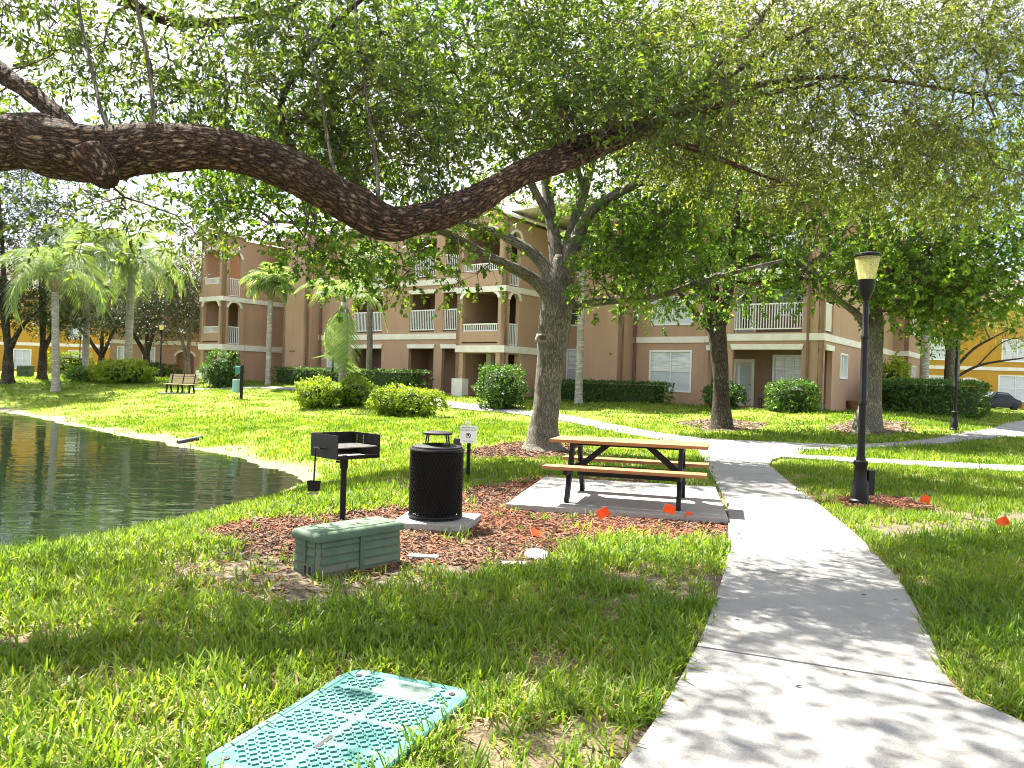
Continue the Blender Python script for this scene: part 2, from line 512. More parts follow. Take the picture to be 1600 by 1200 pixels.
BARE_HD = GP([(1180, 656), (1250, 648), (1330, 650), (1345, 662), (1270, 668), (1200, 668)])
MULCHES = [MULCH_A, MULCH_T1, MULCH_LAMP, MULCH_T2, MULCH_T3]
BARES = [BARE_A, BARE_R, BARE_B]

# ------------------------------------------------------------------ concrete path
concrete = None
def concretemat(name, c1, c2, c3):
    m, nt, N, L, B = nodes_of(name)
    tc = N.new('ShaderNodeTexCoord')
    n1 = N.new('ShaderNodeTexNoise'); n1.inputs['Scale'].default_value = 1.3; n1.inputs['Detail'].default_value = 9; n1.inputs['Roughness'].default_value = .7
    r1 = N.new('ShaderNodeValToRGB'); r1.color_ramp.elements[0].position = .3; r1.color_ramp.elements[1].position = .65
    r1.color_ramp.elements[0].color = (*c2, 1); r1.color_ramp.elements[1].color = (*c1, 1)
    n2 = N.new('ShaderNodeTexNoise'); n2.inputs['Scale'].default_value = 110; n2.inputs['Detail'].default_value = 3
    r2 = N.new('ShaderNodeValToRGB'); r2.color_ramp.elements[0].position = .34; r2.color_ramp.elements[1].position = .52
    r2.color_ramp.elements[0].color = (.5, .5, .5, 1); r2.color_ramp.elements[1].color = (1, 1, 1, 1)
    n3 = N.new('ShaderNodeTexNoise'); n3.inputs['Scale'].default_value = 4.0; n3.inputs['Detail'].default_value = 10; n3.inputs['Roughness'].default_value = .75
    r3 = N.new('ShaderNodeValToRGB'); r3.color_ramp.elements[0].position = .56; r3.color_ramp.elements[1].position = .72
    r3.color_ramp.elements[0].color = (0, 0, 0, 1); r3.color_ramp.elements[1].color = (.8, .8, .8, 1)
    m1 = N.new('ShaderNodeMix'); m1.data_type = 'RGBA'; m1.blend_type = 'MULTIPLY'; m1.inputs['Factor'].default_value = .55
    m2 = N.new('ShaderNodeMix'); m2.data_type = 'RGBA'; m2.inputs['B'].default_value = (*c3, 1)
    for q in (n1, n2, n3): L.new(tc.outputs['Object'], q.inputs['Vector'])
    L.new(n1.outputs['Fac'], r1.inputs['Fac']); L.new(n2.outputs['Fac'], r2.inputs['Fac']); L.new(n3.outputs['Fac'], r3.inputs['Fac'])
    L.new(r1.outputs['Color'], m1.inputs['A']); L.new(r2.outputs['Color'], m1.inputs['B'])
    L.new(m1.outputs['Result'], m2.inputs['A']); L.new(r3.outputs['Color'], m2.inputs['Factor'])
    L.new(m2.outputs['Result'], B.inputs['Base Color'])
    B.inputs['Roughness'].default_value = .85; B.inputs['Specular IOR Level'].default_value = .25
    bp = N.new('ShaderNodeBump'); bp.inputs['Strength'].default_value = .35; bp.inputs['Distance'].default_value = .004
    L.new(n2.outputs['Fac'], bp.inputs['Height']); L.new(bp.outputs['Normal'], B.inputs['Normal'])
    return m
concrete = concretemat('concrete', (.245, .24, .225), (.18, .175, .165), (.12, .105, .08))
concrete_pale = concretemat('concrete_pale', (.32, .305, .28), (.26, .245, .225), (.17, .15, .115))

path = empty('path')
tag(path, 'winding pale concrete footpath with slab joints across the lawn', None, None, 'structure')
PATH_POLYS = []
def slab(secs, parent=path, lift=.035, shrink=.010, name='concrete_slab', mat=None, thick=.14):
    """one slab between cross-sections [(left xy, right xy), ...], following the ground"""
    S = [(Vector((a[0], a[1], 0)), Vector((b[0], b[1], 0))) for a, b in secs]
    # joint gap at both ends
    d0 = ((S[1][0] + S[1][1]) - (S[0][0] + S[0][1])).normalized() * shrink
    d1 = ((S[-2][0] + S[-2][1]) - (S[-1][0] + S[-1][1])).normalized() * shrink
    S[0] = (S[0][0] + d0, S[0][1] + d0); S[-1] = (S[-1][0] + d1, S[-1][1] + d1)
    mb = MB()
    top = []
    for a, b in S:
        row = []
        for k in range(3):
            p = a.lerp(b, k / 2)
            row.append(Vector((p.x, p.y, gzf(p.x, p.y) + lift)))
        top.append(row)
    bev = .010
    bot = [[p - Vector((0, 0, thick)) for p in r] for r in top]
    n = len(top)
    for i in range(n - 1):
        for k in range(2):
            mb.quad(top[i][k], top[i][k + 1], top[i + 1][k + 1], top[i + 1][k])
            mb.quad(bot[i][k], bot[i + 1][k], bot[i + 1][k + 1], bot[i][k + 1])
        mb.quad(top[i][0], top[i + 1][0], bot[i + 1][0], bot[i][0])
        mb.quad(top[i + 1][2], top[i][2], bot[i][2], bot[i + 1][2])
    for k in range(2):
        mb.quad(top[0][k + 1], top[0][k], bot[0][k], bot[0][k + 1])
        mb.quad(top[-1][k], top[-1][k + 1], bot[-1][k + 1], bot[-1][k])
    PATH_POLYS.append([(a.x, a.y) for a, b in S] + [(b.x, b.y) for a, b in reversed(S)])
    return mb.build(name, mat or concrete, parent, bevel=.009, seg=2)
def ribbon(pairs, joints):
    """cross-sections as pixel pairs, smoothed; a new slab starts at every index in joints"""
    A = [G(*p[0]) for p in pairs]; B = [G(*p[1]) for p in pairs]
    sub = 4
    QA = smooth_path([(p.x, p.y, 0, 0) for p in A], sub); QB = smooth_path([(p.x, p.y, 0, 0) for p in B], sub)
    for a, b in zip(joints[:-1], joints[1:]):
        slab([((QA[i][0], QA[i][1]), (QB[i][0], QB[i][1])) for i in range(a * sub, b * sub + 1)])
# two slabs underfoot, behind the frame's lower edge
j0L, j0R = G(945, 1245), G(1790, 1240)
slab([((.05, 1.2), (1.75, .6)), ((.25, 2.1), (2.15, 1.75)), ((j0L.x, j0L.y), (j0R.x, j0R.y))])
slab([((-.2, -.6), (1.3, -1.2)), ((.05, 1.2), (1.75, .6))])
ribbon([((945, 1245), (1790, 1240)), ((1030, 1125), (1580, 1132)), ((1088, 1020), (1490, 1085)), ((1112, 960), (1452, 1000)),
        ((1133, 893), (1413, 925)), ((1138, 858), (1378, 882)), ((1138, 825), (1340, 842)), ((1136, 790), (1275, 788)),
        ((1122, 762), (1232, 755)), ((1106, 735), (1203, 729))], [0, 2, 4, 6, 7, 8, 9])
# junction of the three arms
jn = GP([(1106, 735), (1096, 714), (1085, 698), (1102, 687), (1160, 690), (1230, 693), (1256, 706), (1247, 712), (1256, 718), (1222, 716), (1206, 720), (1203, 729)])
jm = MB()
jt = [Vector((x, y, gzf(x, y) + .035)) for x, y in jn]
jm.poly(jt); jm.poly([p - Vector((0, 0, .14)) for p in reversed(jt)])
for i in range(len(jt)):
    a, b = jt[i], jt[(i + 1) % len(jt)]
    jm.quad(b, a, a - Vector((0, 0, .14)), b - Vector((0, 0, .14)))
jm.build('concrete_slab', concrete, path, bevel=.008)
PATH_POLYS.append(jn)
ribbon([((1085, 698), (1102, 687)), ((1030, 688), (1040, 679)), ((978, 679), (988, 670)), ((925, 668), (938, 660)), ((878, 658), (893, 651)),
        ((832, 651), (840, 644)), ((760, 643), (765, 636)), ((690, 636), (700, 628)), ((664, 632), (690, 624))], [0, 1, 2, 3, 4, 5, 6, 7, 8])
ribbon([((1230, 693), (1256, 706)), ((1319, 696), (1337, 703)), ((1400, 692), (1420, 698)), ((1475, 683), (1506, 690)), ((1545, 671), (1600, 683)), ((1620, 656), (1720, 672)), ((1760, 643), (1900, 655))], [0, 1, 2, 3, 4, 5, 6])
ribbon([((1247, 712), (1256, 718)), ((1330, 717), (1335, 724)), ((1430, 722), (1432, 730)), ((1530, 727), (1530, 736)), ((1640, 731), (1640, 741)), ((1760, 733), (1760, 745))], [0, 1, 2, 3, 4, 5])
ribbon([((300, 607), (300, 610)), ((370, 605), (372, 608)), ((460, 606), (462, 610)), ((540, 612), (540, 617)), ((610, 621), (606, 626)), ((664, 632), (690, 624))], [0, 1, 2, 3, 4, 5])

# ------------------------------------------------------------------ ground sheet
nx, ny = 330, 380
ux = np.linspace(-1, 1, nx); gx = np.sinh(ux * 6.2) / np.sinh(6.2) * 900
uy = np.linspace(0, 1, ny); gy = -12 + (np.sinh(uy * 6.0) / np.sinh(6.0)) * 1400 + uy * 45
GX, GY = np.meshgrid(gx + 1.0, gy)
x, y = GX.ravel(), GY.ravel()
z = gz(x, y)
def soft(polys, w):
    d = np.full(x.shape, 1e9)
    for p in polys: d = np.minimum(d, poly_sd(p, x, y))
    return 1 - sstep(-w * .5, w, d)
a_mulch = soft([MULCH_A, MULCH_T1, MULCH_LAMP], .12); a_bare = soft(BARES + [MULCH_T2, MULCH_T3], .35)
sdp = poly_sd(POND, x, y)
a_mud = (1 - sstep(.05, .8, sdp + (fbm(x, y, .8, 5) - .5) * 1.2)) * sstep(12.5, 15, y + np.maximum(0, 0) ) + (1 - sstep(-.05, .25, sdp)) * (y <= 15)
a_mud = np.clip(a_mud, 0, 1)
a_lawn = sstep(9, 20, np.hypot(x, y))
ii = np.arange(ny - 1)[:, None] * nx + np.arange(nx - 1)[None, :]
FQ = np.stack([ii, ii + 1, ii + nx + 1, ii + nx], -1).reshape(-1)
# sink the sheet a little below the slabs
onpath = np.full(x.shape, 1e9)
for p in PATH_POLYS: onpath = np.minimum(onpath, poly_sd(p, x, y))
z = z - .03 * (1 - sstep(-.1, .02, onpath))
gm, nt, N, L, B = nodes_of('ground_soil')
def attr(n):
    q = N.new('ShaderNodeAttribute'); q.attribute_name = n; return q.outputs['Fac']
ge = N.new('ShaderNodeNewGeometry')
def nzf(scale, lo, hi, detail=6):
    q = N.new('ShaderNodeTexNoise'); q.inputs['Scale'].default_value = scale; q.inputs['Detail'].default_value = detail; q.inputs['Roughness'].default_value = .7
    L.new(ge.outputs['Position'], q.inputs['Vector'])
    r = N.new('ShaderNodeMapRange'); r.inputs['From Min'].default_value = lo; r.inputs['From Max'].default_value = hi
    L.new(q.outputs['Fac'], r.inputs['Value']); return r.outputs['Result'], q.outputs['Fac']
def mixc(f, a, b):
    q = N.new('ShaderNodeMix'); q.data_type = 'RGBA'
    for s, v in (('Factor', f), ('A', a), ('B', b)):
        if isinstance(v, tuple): q.inputs[s].default_value = (*v, 1)
        else: L.new(v, q.inputs[s])
    return q.outputs['Result']
f1, raw1 = nzf(9, .4, .62); f2, raw2 = nzf(60, .4, .6); f3, _ = nzf(.5, .35, .65); f4, _ = nzf(22, .42, .58)
soil = mixc(f1, (.075, .052, .034), (.15, .11, .07))
soil = mixc(f2, soil, (.23, .18, .11))
lawn = mixc(f3, (.15, .21, .02), (.25, .27, .035)); lawn = mixc(f4, lawn, (.09, .13, .025))
mulch_c = mixc(f4, (.07, .035, .02), (.20, .085, .045)); mulch_c = mixc(f1, mulch_c, (.12, .07, .04))
bare_c = mixc(f2, (.085, .066, .046), (.22, .19, .145)); bare_c = mixc(f1, bare_c, (.11, .085, .058))
mud_c = mixc(f4, (.10, .09, .05), (.22, .20, .145))
def jit(a):
    q = N.new('ShaderNodeMath'); q.operation = 'MULTIPLY_ADD'; q.inputs[1].default_value = .9; L.new(raw1, q.inputs[0]); L.new(a, q.inputs[2])
    r = N.new('ShaderNodeMapRange'); r.inputs['From Min'].default_value = .80; r.inputs['From Max'].default_value = 1.05; L.new(q.outputs[0], r.inputs['Value'])
    return r.outputs['Result']
c = mixc(attr('lawn'), soil, lawn)
c = mixc(jit(attr('bare')), c, bare_c)
c = mixc(jit(attr('mulch')), c, mulch_c)
c = mixc(jit(attr('mud')), c, mud_c)
L.new(c, B.inputs['Base Color'])
B.inputs['Roughness'].default_value = .95; B.inputs['Specular IOR Level'].default_value = .1
bp = N.new('ShaderNodeBump'); bp.inputs['Strength'].default_value = .8; bp.inputs['Distance'].default_value = .03
L.new(raw2, bp.inputs['Height']); L.new(bp.outputs['Normal'], B.inputs['Normal'])
ground = link('ground', np_mesh('ground', np.stack([x, y, z], 1), FQ, 4, gm, smooth=True,
              attrs={'mulch': ('FLOAT', a_mulch), 'bare': ('FLOAT', a_bare), 'mud': ('FLOAT', a_mud), 'lawn': ('FLOAT', a_lawn)}))
tag(ground, 'lawn ground with mulch beds and sandy bank around the pond', None, None, 'structure')

# ------------------------------------------------------------------ pond
wm, nt, N, L, B = nodes_of('pond_water')
B.inputs['Base Color'].default_value = (.007, .014, .006, 1)
B.inputs['Roughness'].default_value = .04
B.inputs['IOR'].default_value = 1.33
B.inputs['Specular IOR Level'].default_value = .8
ge = N.new('ShaderNodeNewGeometry')
mp = N.new('ShaderNodeMapping'); mp.inputs['Scale'].default_value = (.9, 2.4, 1); mp.inputs['Rotation'].default_value = (0, 0, R(18))
L.new(ge.outputs['Position'], mp.inputs['Vector'])
w1 = N.new('ShaderNodeTexNoise'); w1.inputs['Scale'].default_value = .9; w1.inputs['Detail'].default_value = 3; w1.inputs['Distortion'].default_value = .6
w2 = N.new('ShaderNodeTexNoise'); w2.inputs['Scale'].default_value = .25; w2.inputs['Detail'].default_value = 2
L.new(mp.outputs['Vector'], w1.inputs['Vector']); L.new(ge.outputs['Position'], w2.inputs['Vector'])
wm_ = N.new('ShaderNodeMath'); wm_.operation = 'MULTIPLY'
L.new(w1.outputs['Fac'], wm_.inputs[0]); L.new(w2.outputs['Fac'], wm_.inputs[1])
bp = N.new('ShaderNodeBump'); bp.inputs['Strength'].default_value = .28; bp.inputs['Distance'].default_value = .09
L.new(wm_.outputs[0], bp.inputs['Height']); L.new(bp.outputs['Normal'], B.inputs['Normal'])
wmesh = MB()
wmesh.poly([(-75, -6, POND_Z), (-3.0, -6, POND_Z), (-3.0, 46, POND_Z), (-75, 46, POND_Z)])
pond = wmesh.build('pond_water', wm)
tag(pond, 'dark green rippled pond reflecting palms and yellow walls', None, None, 'structure')

# ------------------------------------------------------------------ grass
def blade_clump(seed, n, rad, hmin, hmax, w, dead=.12, lean=.5):
    r = np.random.default_rng(seed)
    V, F, T = [], [], []
    for i in range(n):
        a = r.uniform(0, 2 * PI); q = rad * math.sqrt(r.uniform())
        bx, by = q * math.cos(a), q * math.sin(a)
        isdead = r.uniform() < dead
        h = r.uniform(hmin, hmax) * (.7 if isdead else 1); ww = w * r.uniform(.7, 1.2)
        la = r.uniform(0, 2 * PI); ln = r.uniform(.15, 1.0) * lean * h * (2.0 if isdead else 1)
        dx, dy = math.cos(la), math.sin(la); sx, sy = -dy, dx
        tw = r.uniform(-.6, .6); sx, sy = sx * math.cos(tw) + dx * math.sin(tw), sy * math.cos(tw) + dy * math.sin(tw)
        b = len(V)
        for t, wf in ((0, .8), (.4, 1.0), (.75, .75), (1, .08)):
            zz = h * (t - .32 * t * t * ln / h * 1.2); off = ln * t ** 1.6
            cx, cy_ = bx + dx * off, by + dy * off
            V.append((cx - sx * ww * wf / 2, cy_ - sy * ww * wf / 2, max(zz, .0) - .004)); V.append((cx + sx * ww * wf / 2, cy_ + sy * ww * wf / 2, max(zz, 0) - .004))
        for k in range(3): F += [b + 2 * k, b + 2 * k + 1, b + 2 * k + 3, b + 2 * k + 2]
        t = 1.0 if isdead else r.uniform(.05, .78)
        T += [t, t, min(t + .05, 1)]
    return np_mesh('grass_blades', np.array(V), np.array(F), 4, GRASS, tint=T)
GRASS = leafmat('grass', (.050, .110, .010), (.125, .21, .016), (.24, .30, .028), trans=.45, rough=.5, spec=.3, wscale=.7)
# the very top of the tint range is straw
_r = [n for n in GRASS.node_tree.nodes if n.type == 'VALTORGB'][0].color_ramp
_e = _r.elements.new(.93); _e.color = (.19, .25, .035, 1)
_r.elements[-1].color = (.42, .36, .19, 1)
protos = [blade_clump(i, 13, .06, .03, .12, .0105, lean=.9, dead=.16) for i in range(5)] + [blade_clump(20 + i, 22, .16, .05, .11, .012, dead=.1) for i in range(4)] \
    + [blade_clump(40 + i, 26, .42, .06, .12, .03, dead=.1) for i in range(4)] + [blade_clump(60 + i, 14, .06, .03, .07, .006, dead=.75, lean=1.2) for i in range(2)]
def lawn_points(y0, y1, dens, ids, smin, smax, xpad=1.0):
    area_pts = []
    w = .70 * y1 + xpad
    n = int(2 * w * (y1 - y0) * dens)
    X = rng.uniform(-w, w, n); Y = rng.uniform(y0, y1, n)
    keep = np.abs(X) < .70 * Y + xpad
    X, Y = X[keep], Y[keep]
    p = np.ones(len(X))
    for q in PATH_POLYS: p *= poly_sd(q, X, Y) > .025
    for q in NOGRASS: p *= poly_sd(q, X, Y) > .02
    sd = poly_sd(POND, X, Y)
    p *= sstep(.0, .35, sd) * np.where(Y > 14, .25 + .75 * sstep(.15, 1.1, sd + (fbm(X, Y, .8, 5) - .5) * 1.2), 1)
    m = np.full(len(X), 1e9)
    for q in MULCHES: m = np.minimum(m, poly_sd(q, X, Y))
    p *= .02 + .98 * sstep(-.08, .22, m + (fbm(X, Y, 3.0, 8) - .5) * .5)
    b = np.full(len(X), 1e9)
    for q in BARES: b = np.minimum(b, poly_sd(q, X, Y))
    p *= .10 + .90 * sstep(-.15, .5, b + (fbm(X, Y, 2.5, 9) - .5) * .9)
    gap = fbm(X, Y, 2.3, 21)
    p *= .16 + .84 * sstep(.28, .42, gap)
    lx = (X - BC.x) * bca + (Y - BC.y) * bsa; ly = -(X - BC.x) * bsa + (Y - BC.y) * bca
    p *= ~((lx > -36) & (lx < .3) & (ly > np.interp(lx, [-36, -32.7, -32.6, -30.4, -30.3, -28.2, -28.1, -16.7, -16.6, -13.5, -13.4, 0], [-6.8, -6.8, -1, -1, -4.3, -4.3, -3.3, -3.3, -4.3, -4.3, -.3, -.3])))
    k = rng.uniform(size=len(X)) < p
    X, Y = X[k], Y[k]
    sc = rng.uniform(smin, smax, len(X)) * (.75 + .5 * fbm(X, Y, .9, 33))
    idx = rng.choice(ids, len(X))
    return X, Y, sc, idx
NOGRASS = []
# ------------------------------------------------------------------ buildings
def stucco(name, c1, c2):
    m = pmat(name, c1, c2, scale=.9, rough=.92, bump=.35, bscale=55, spec=.1, detail=9, lo=.3, hi=.72, stretch=(1, 1, .55), bdist=.012)
    N, L = m.node_tree.nodes, m.node_tree.links; B = N['Principled BSDF']
    src = B.inputs['Base Color'].links[0].from_socket
    tc = N.new('ShaderNodeTexCoord'); mp = N.new('ShaderNodeMapping'); mp.inputs['Scale'].default_value = (2.2, 2.2, .16)
    nz = N.new('ShaderNodeTexNoise'); nz.inputs['Scale'].default_value = 1.6; nz.inputs['Detail'].default_value = 8; nz.inputs['Roughness'].default_value = .7
    rp = N.new('ShaderNodeValToRGB'); rp.color_ramp.elements[0].position = .30; rp.color_ramp.elements[1].position = .56
    rp.color_ramp.elements[0].color = (.62, .62, .60, 1); rp.color_ramp.elements[1].color = (1, 1, 1, 1)
    mx = N.new('ShaderNodeMix'); mx.data_type = 'RGBA'; mx.blend_type = 'MULTIPLY'; mx.inputs['Factor'].default_value = .22      # rain streaks
    L.new(tc.outputs['Object'], mp.inputs['Vector']); L.new(mp.outputs['Vector'], nz.inputs['Vector']); L.new(nz.outputs['Fac'], rp.inputs['Fac'])
    L.new(src, mx.inputs['A']); L.new(rp.outputs['Color'], mx.inputs['B']); L.new(mx.outputs['Result'], B.inputs['Base Color'])
    return m
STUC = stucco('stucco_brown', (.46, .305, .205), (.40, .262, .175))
STUC_SHADE = stucco('stucco_brown_recess_shade', (.30, .192, .134), (.25, .16, .11))  # same stucco for recesses, with their shade put into a darker colour
TRIM = pmat('trim_cream', (.80, .76, .68), (.68, .64, .56), scale=1.6, rough=.7, bump=.12, bscale=70, spec=.2, detail=8)
WHITE = pmat('white_paint', (.80, .80, .77), (.72, .72, .69), scale=3, rough=.5, spec=.3)
GLASS_M, nt, N, L, B = nodes_of('window_glass')
B.inputs['Base Color'].default_value = (.05, .065, .07, 1); B.inputs['Roughness'].default_value = .04; B.inputs['Specular IOR Level'].default_value = .9
BLIND = pmat('window_blind', (.52, .55, .55), (.42, .46, .47), scale=60, stretch=(.05, .05, 1), rough=.5, spec=.5, lo=.45, hi=.55, coat=1.0)
SHUT = pmat('shutter_white', (.74, .75, .73), (.42, .44, .44), scale=38, stretch=(.03, .03, 1), rough=.5, lo=.42, hi=.55, coat=.8)
DOORM = pmat('door_cream', (.66, .61, .50), (.58, .53, .43), scale=2, rough=.45)
ROOFM = pmat('roof_shingle', (.20, .155, .125), (.12, .095, .08), scale=16, rough=.9, bump=.6, bscale=30)
DARKM = pmat('dark_fitting', (.03, .028, .026), (.02, .02, .02), rough=.45)
COPPER = pmat('downspout_brown', (.22, .125, .095), (.17, .10, .075), rough=.5)

def wall(parent, p0, p1, z0, z1, ops=(), th=.22, mat=None, name='wall'):
    """wall along p0 > p1 (outside on the right hand); openings (s0, s1, za, zb, rise)"""
    p0 = Vector((p0[0], p0[1], 0)); p1 = Vector((p1[0], p1[1], 0)); d = p1 - p0; Ln = d.length; d.normalize(); n = Vector((d.y, -d.x, 0))
    mb = MB()
    def P(s, z, dep): return p0 + d * s - n * dep + Vector((0, 0, z))
    ss = sorted({0.0, Ln, *[round(o[0], 4) for o in ops], *[round(o[1], 4) for o in ops]})
    zs = sorted({z0, z1, *[round(o[2], 4) for o in ops], *[round(o[3], 4) for o in ops]})
    def hole(s, z): return any(o[0] < s < o[1] and o[2] < z < o[3] for o in ops)
    for a, b in zip(ss[:-1], ss[1:]):
        for c, e in zip(zs[:-1], zs[1:]):
            if hole((a + b) / 2, (c + e) / 2): continue
            mb.quad(P(a, c, 0), P(b, c, 0), P(b, e, 0), P(a, e, 0)); mb.quad(P(b, c, th), P(a, c, th), P(a, e, th), P(b, e, th))
    for c, e in zip(zs[:-1], zs[1:]):
        mb.quad(P(0, c, th), P(0, c, 0), P(0, e, 0), P(0, e, th)); mb.quad(P(Ln, c, 0), P(Ln, c, th), P(Ln, e, th), P(Ln, e, 0))
    for a, b in zip(ss[:-1], ss[1:]):
        mb.quad(P(a, z1, 0), P(b, z1, 0), P(b, z1, th), P(a, z1, th)); mb.quad(P(a, z0, th), P(b, z0, th), P(b, z0, 0), P(a, z0, 0))
    for o in ops:
        s0, s1, za, zb = o[:4]; rise = o[4] if len(o) > 4 else 0
        spring = zb - rise
        mb.quad(P(s0, za, 0), P(s0, za, th), P(s0, spring, th), P(s0, spring, 0)); mb.quad(P(s1, za, th), P(s1, za, 0), P(s1, spring, 0), P(s1, spring, th))
        if za > z0 + .001: mb.quad(P(s0, za, 0), P(s1, za, 0), P(s1, za, th), P(s0, za, th))
        if not rise: mb.quad(P(s1, zb, 0), P(s0, zb, 0), P(s0, zb, th), P(s1, zb, th))
        else:
            k = 12; cc, rr = (s0 + s1) / 2, (s1 - s0) / 2
            A = [(cc - rr * math.cos(PI * i / k), spring + rise * math.sin(PI * i / k)) for i in range(k + 1)]
            for (sa, qa), (sb, qb) in zip(A[:-1], A[1:]):
                mb.quad(P(sa, qa, 0), P(sb, qb, 0), P(sb, zb, 0), P(sa, zb, 0)); mb.quad(P(sb, qb, th), P(sa, qa, th), P(sa, zb, th), P(sb, zb, th))
                mb.quad(P(sb, qb, 0), P(sa, qa, 0), P(sa, qa, th), P(sb, qb, th))
    return mb.build(name, mat or STUC, parent)
def strip(parent, p0, p1, z0, z1, out=.06, name='belt_course', mat=None, ext0=0.0, ext1=0.0, bev=.012, slant=0.0):
    p0 = Vector((p0[0], p0[1], 0)); p1 = Vector((p1[0], p1[1], 0)); d = (p1 - p0).normalized(); n = Vector((d.y, -d.x, 0))
    a = p0 - d * ext0; b = p1 + d * ext1
    mb = MB(); U = lambda z: Vector((0, 0, z))
    f = [a + n * out, b + n * out, b - n * .015, a - n * .015]
    lo = [f[0] + d * slant, f[1] - d * slant, f[2] - d * slant, f[3] + d * slant]
    lo = [q + U(z0) for q in lo]; hi = [q + U(z1) for q in f]
    mb.poly(hi); mb.poly(list(reversed(lo)))
    for i in range(4): mb.quad(lo[i], lo[(i + 1) % 4], hi[(i + 1) % 4], hi[i])
    return mb.build(name, mat or TRIM, parent, bevel=bev)
def arch_trim(parent, p0, p1, s0, s1, zb, rise, w=.16, out=.05):
    p0 = Vector((p0[0], p0[1], 0)); p1 = Vector((p1[0], p1[1], 0)); d = (p1 - p0).normalized(); n = Vector((d.y, -d.x, 0))
    mb = MB(); k = 14; cc, rr = (s0 + s1) / 2, (s1 - s0) / 2; sp = zb - rise
    def P(s, z, o): return p0 + d * s + n * o + Vector((0, 0, z))
    inn = [(cc - rr * math.cos(PI * i / k), sp + rise * math.sin(PI * i / k)) for i in range(k + 1)]
    ou = [(cc - (rr + w) * math.cos(PI * i / k), sp + (rise + w) * math.sin(PI * i / k)) for i in range(k + 1)]
    for i in range(k):
        a, b, c, e = inn[i], inn[i + 1], ou[i + 1], ou[i]
        mb.quad(P(*a, out), P(*b, out), P(*c, out), P(*e, out)); mb.quad(P(*b, -.01), P(*a, -.01), P(*e, -.01), P(*c, -.01))
        mb.quad(P(*e, out), P(*c, out), P(*c, -.01), P(*e, -.01)); mb.quad(P(*b, out), P(*a, out), P(*a, -.01), P(*b, -.01))
    mb.quad(P(*inn[0], out), P(*ou[0], out), P(*ou[0], -.01), P(*inn[0], -.01)); mb.quad(P(*ou[k], out), P(*inn[k], out), P(*inn[k], -.01), P(*ou[k], -.01))
    return mb.build('arch_trim', TRIM, parent)
BAL = {}
def railing(parent, p0, p1, z0, z1, inset=.09, gap=.115, panel=False):
    p0 = Vector((p0[0], p0[1], 0)); p1 = Vector((p1[0], p1[1], 0)); d = (p1 - p0); Ln = d.length; d.normalize(); n = Vector((d.y, -d.x, 0))
    a, b = p0 - n * inset, p1 - n * inset; U = lambda z: Vector((0, 0, z))
    mb = MB()
    mb.bar(a + U(z1 - .03), b + U(z1 - .03), .07, .06); mb.bar(a + U(z0 + .025), b + U(z0 + .025), .05, .05)
    for q in (a + d * .02, b - d * .02): mb.bar(q + U(z0), q + U(z1 - .01), .04, .04)
    rl = mb.build('railing', WHITE, parent)
    if panel:
        m2 = MB(); m2.bar(a + U((z0 + z1) / 2), b + U((z0 + z1) / 2), .03, z1 - z0 - .12); m2.build('panel', DOORM, rl); return rl
    h = round(z1 - z0 - .09, 3)
    if h not in BAL:
        m3 = MB(); m3.box((0, 0, h / 2), (.036, .036, h)); BAL[h] = m3.mesh('baluster', WHITE)
    k = max(2, int(Ln / gap))
    for i in range(1, k):
        link('baluster', BAL[h], rl, a + d * (Ln * i / k) + U(z0 + .04), (0, 0, math.atan2(d.y, d.x)))
    return rl
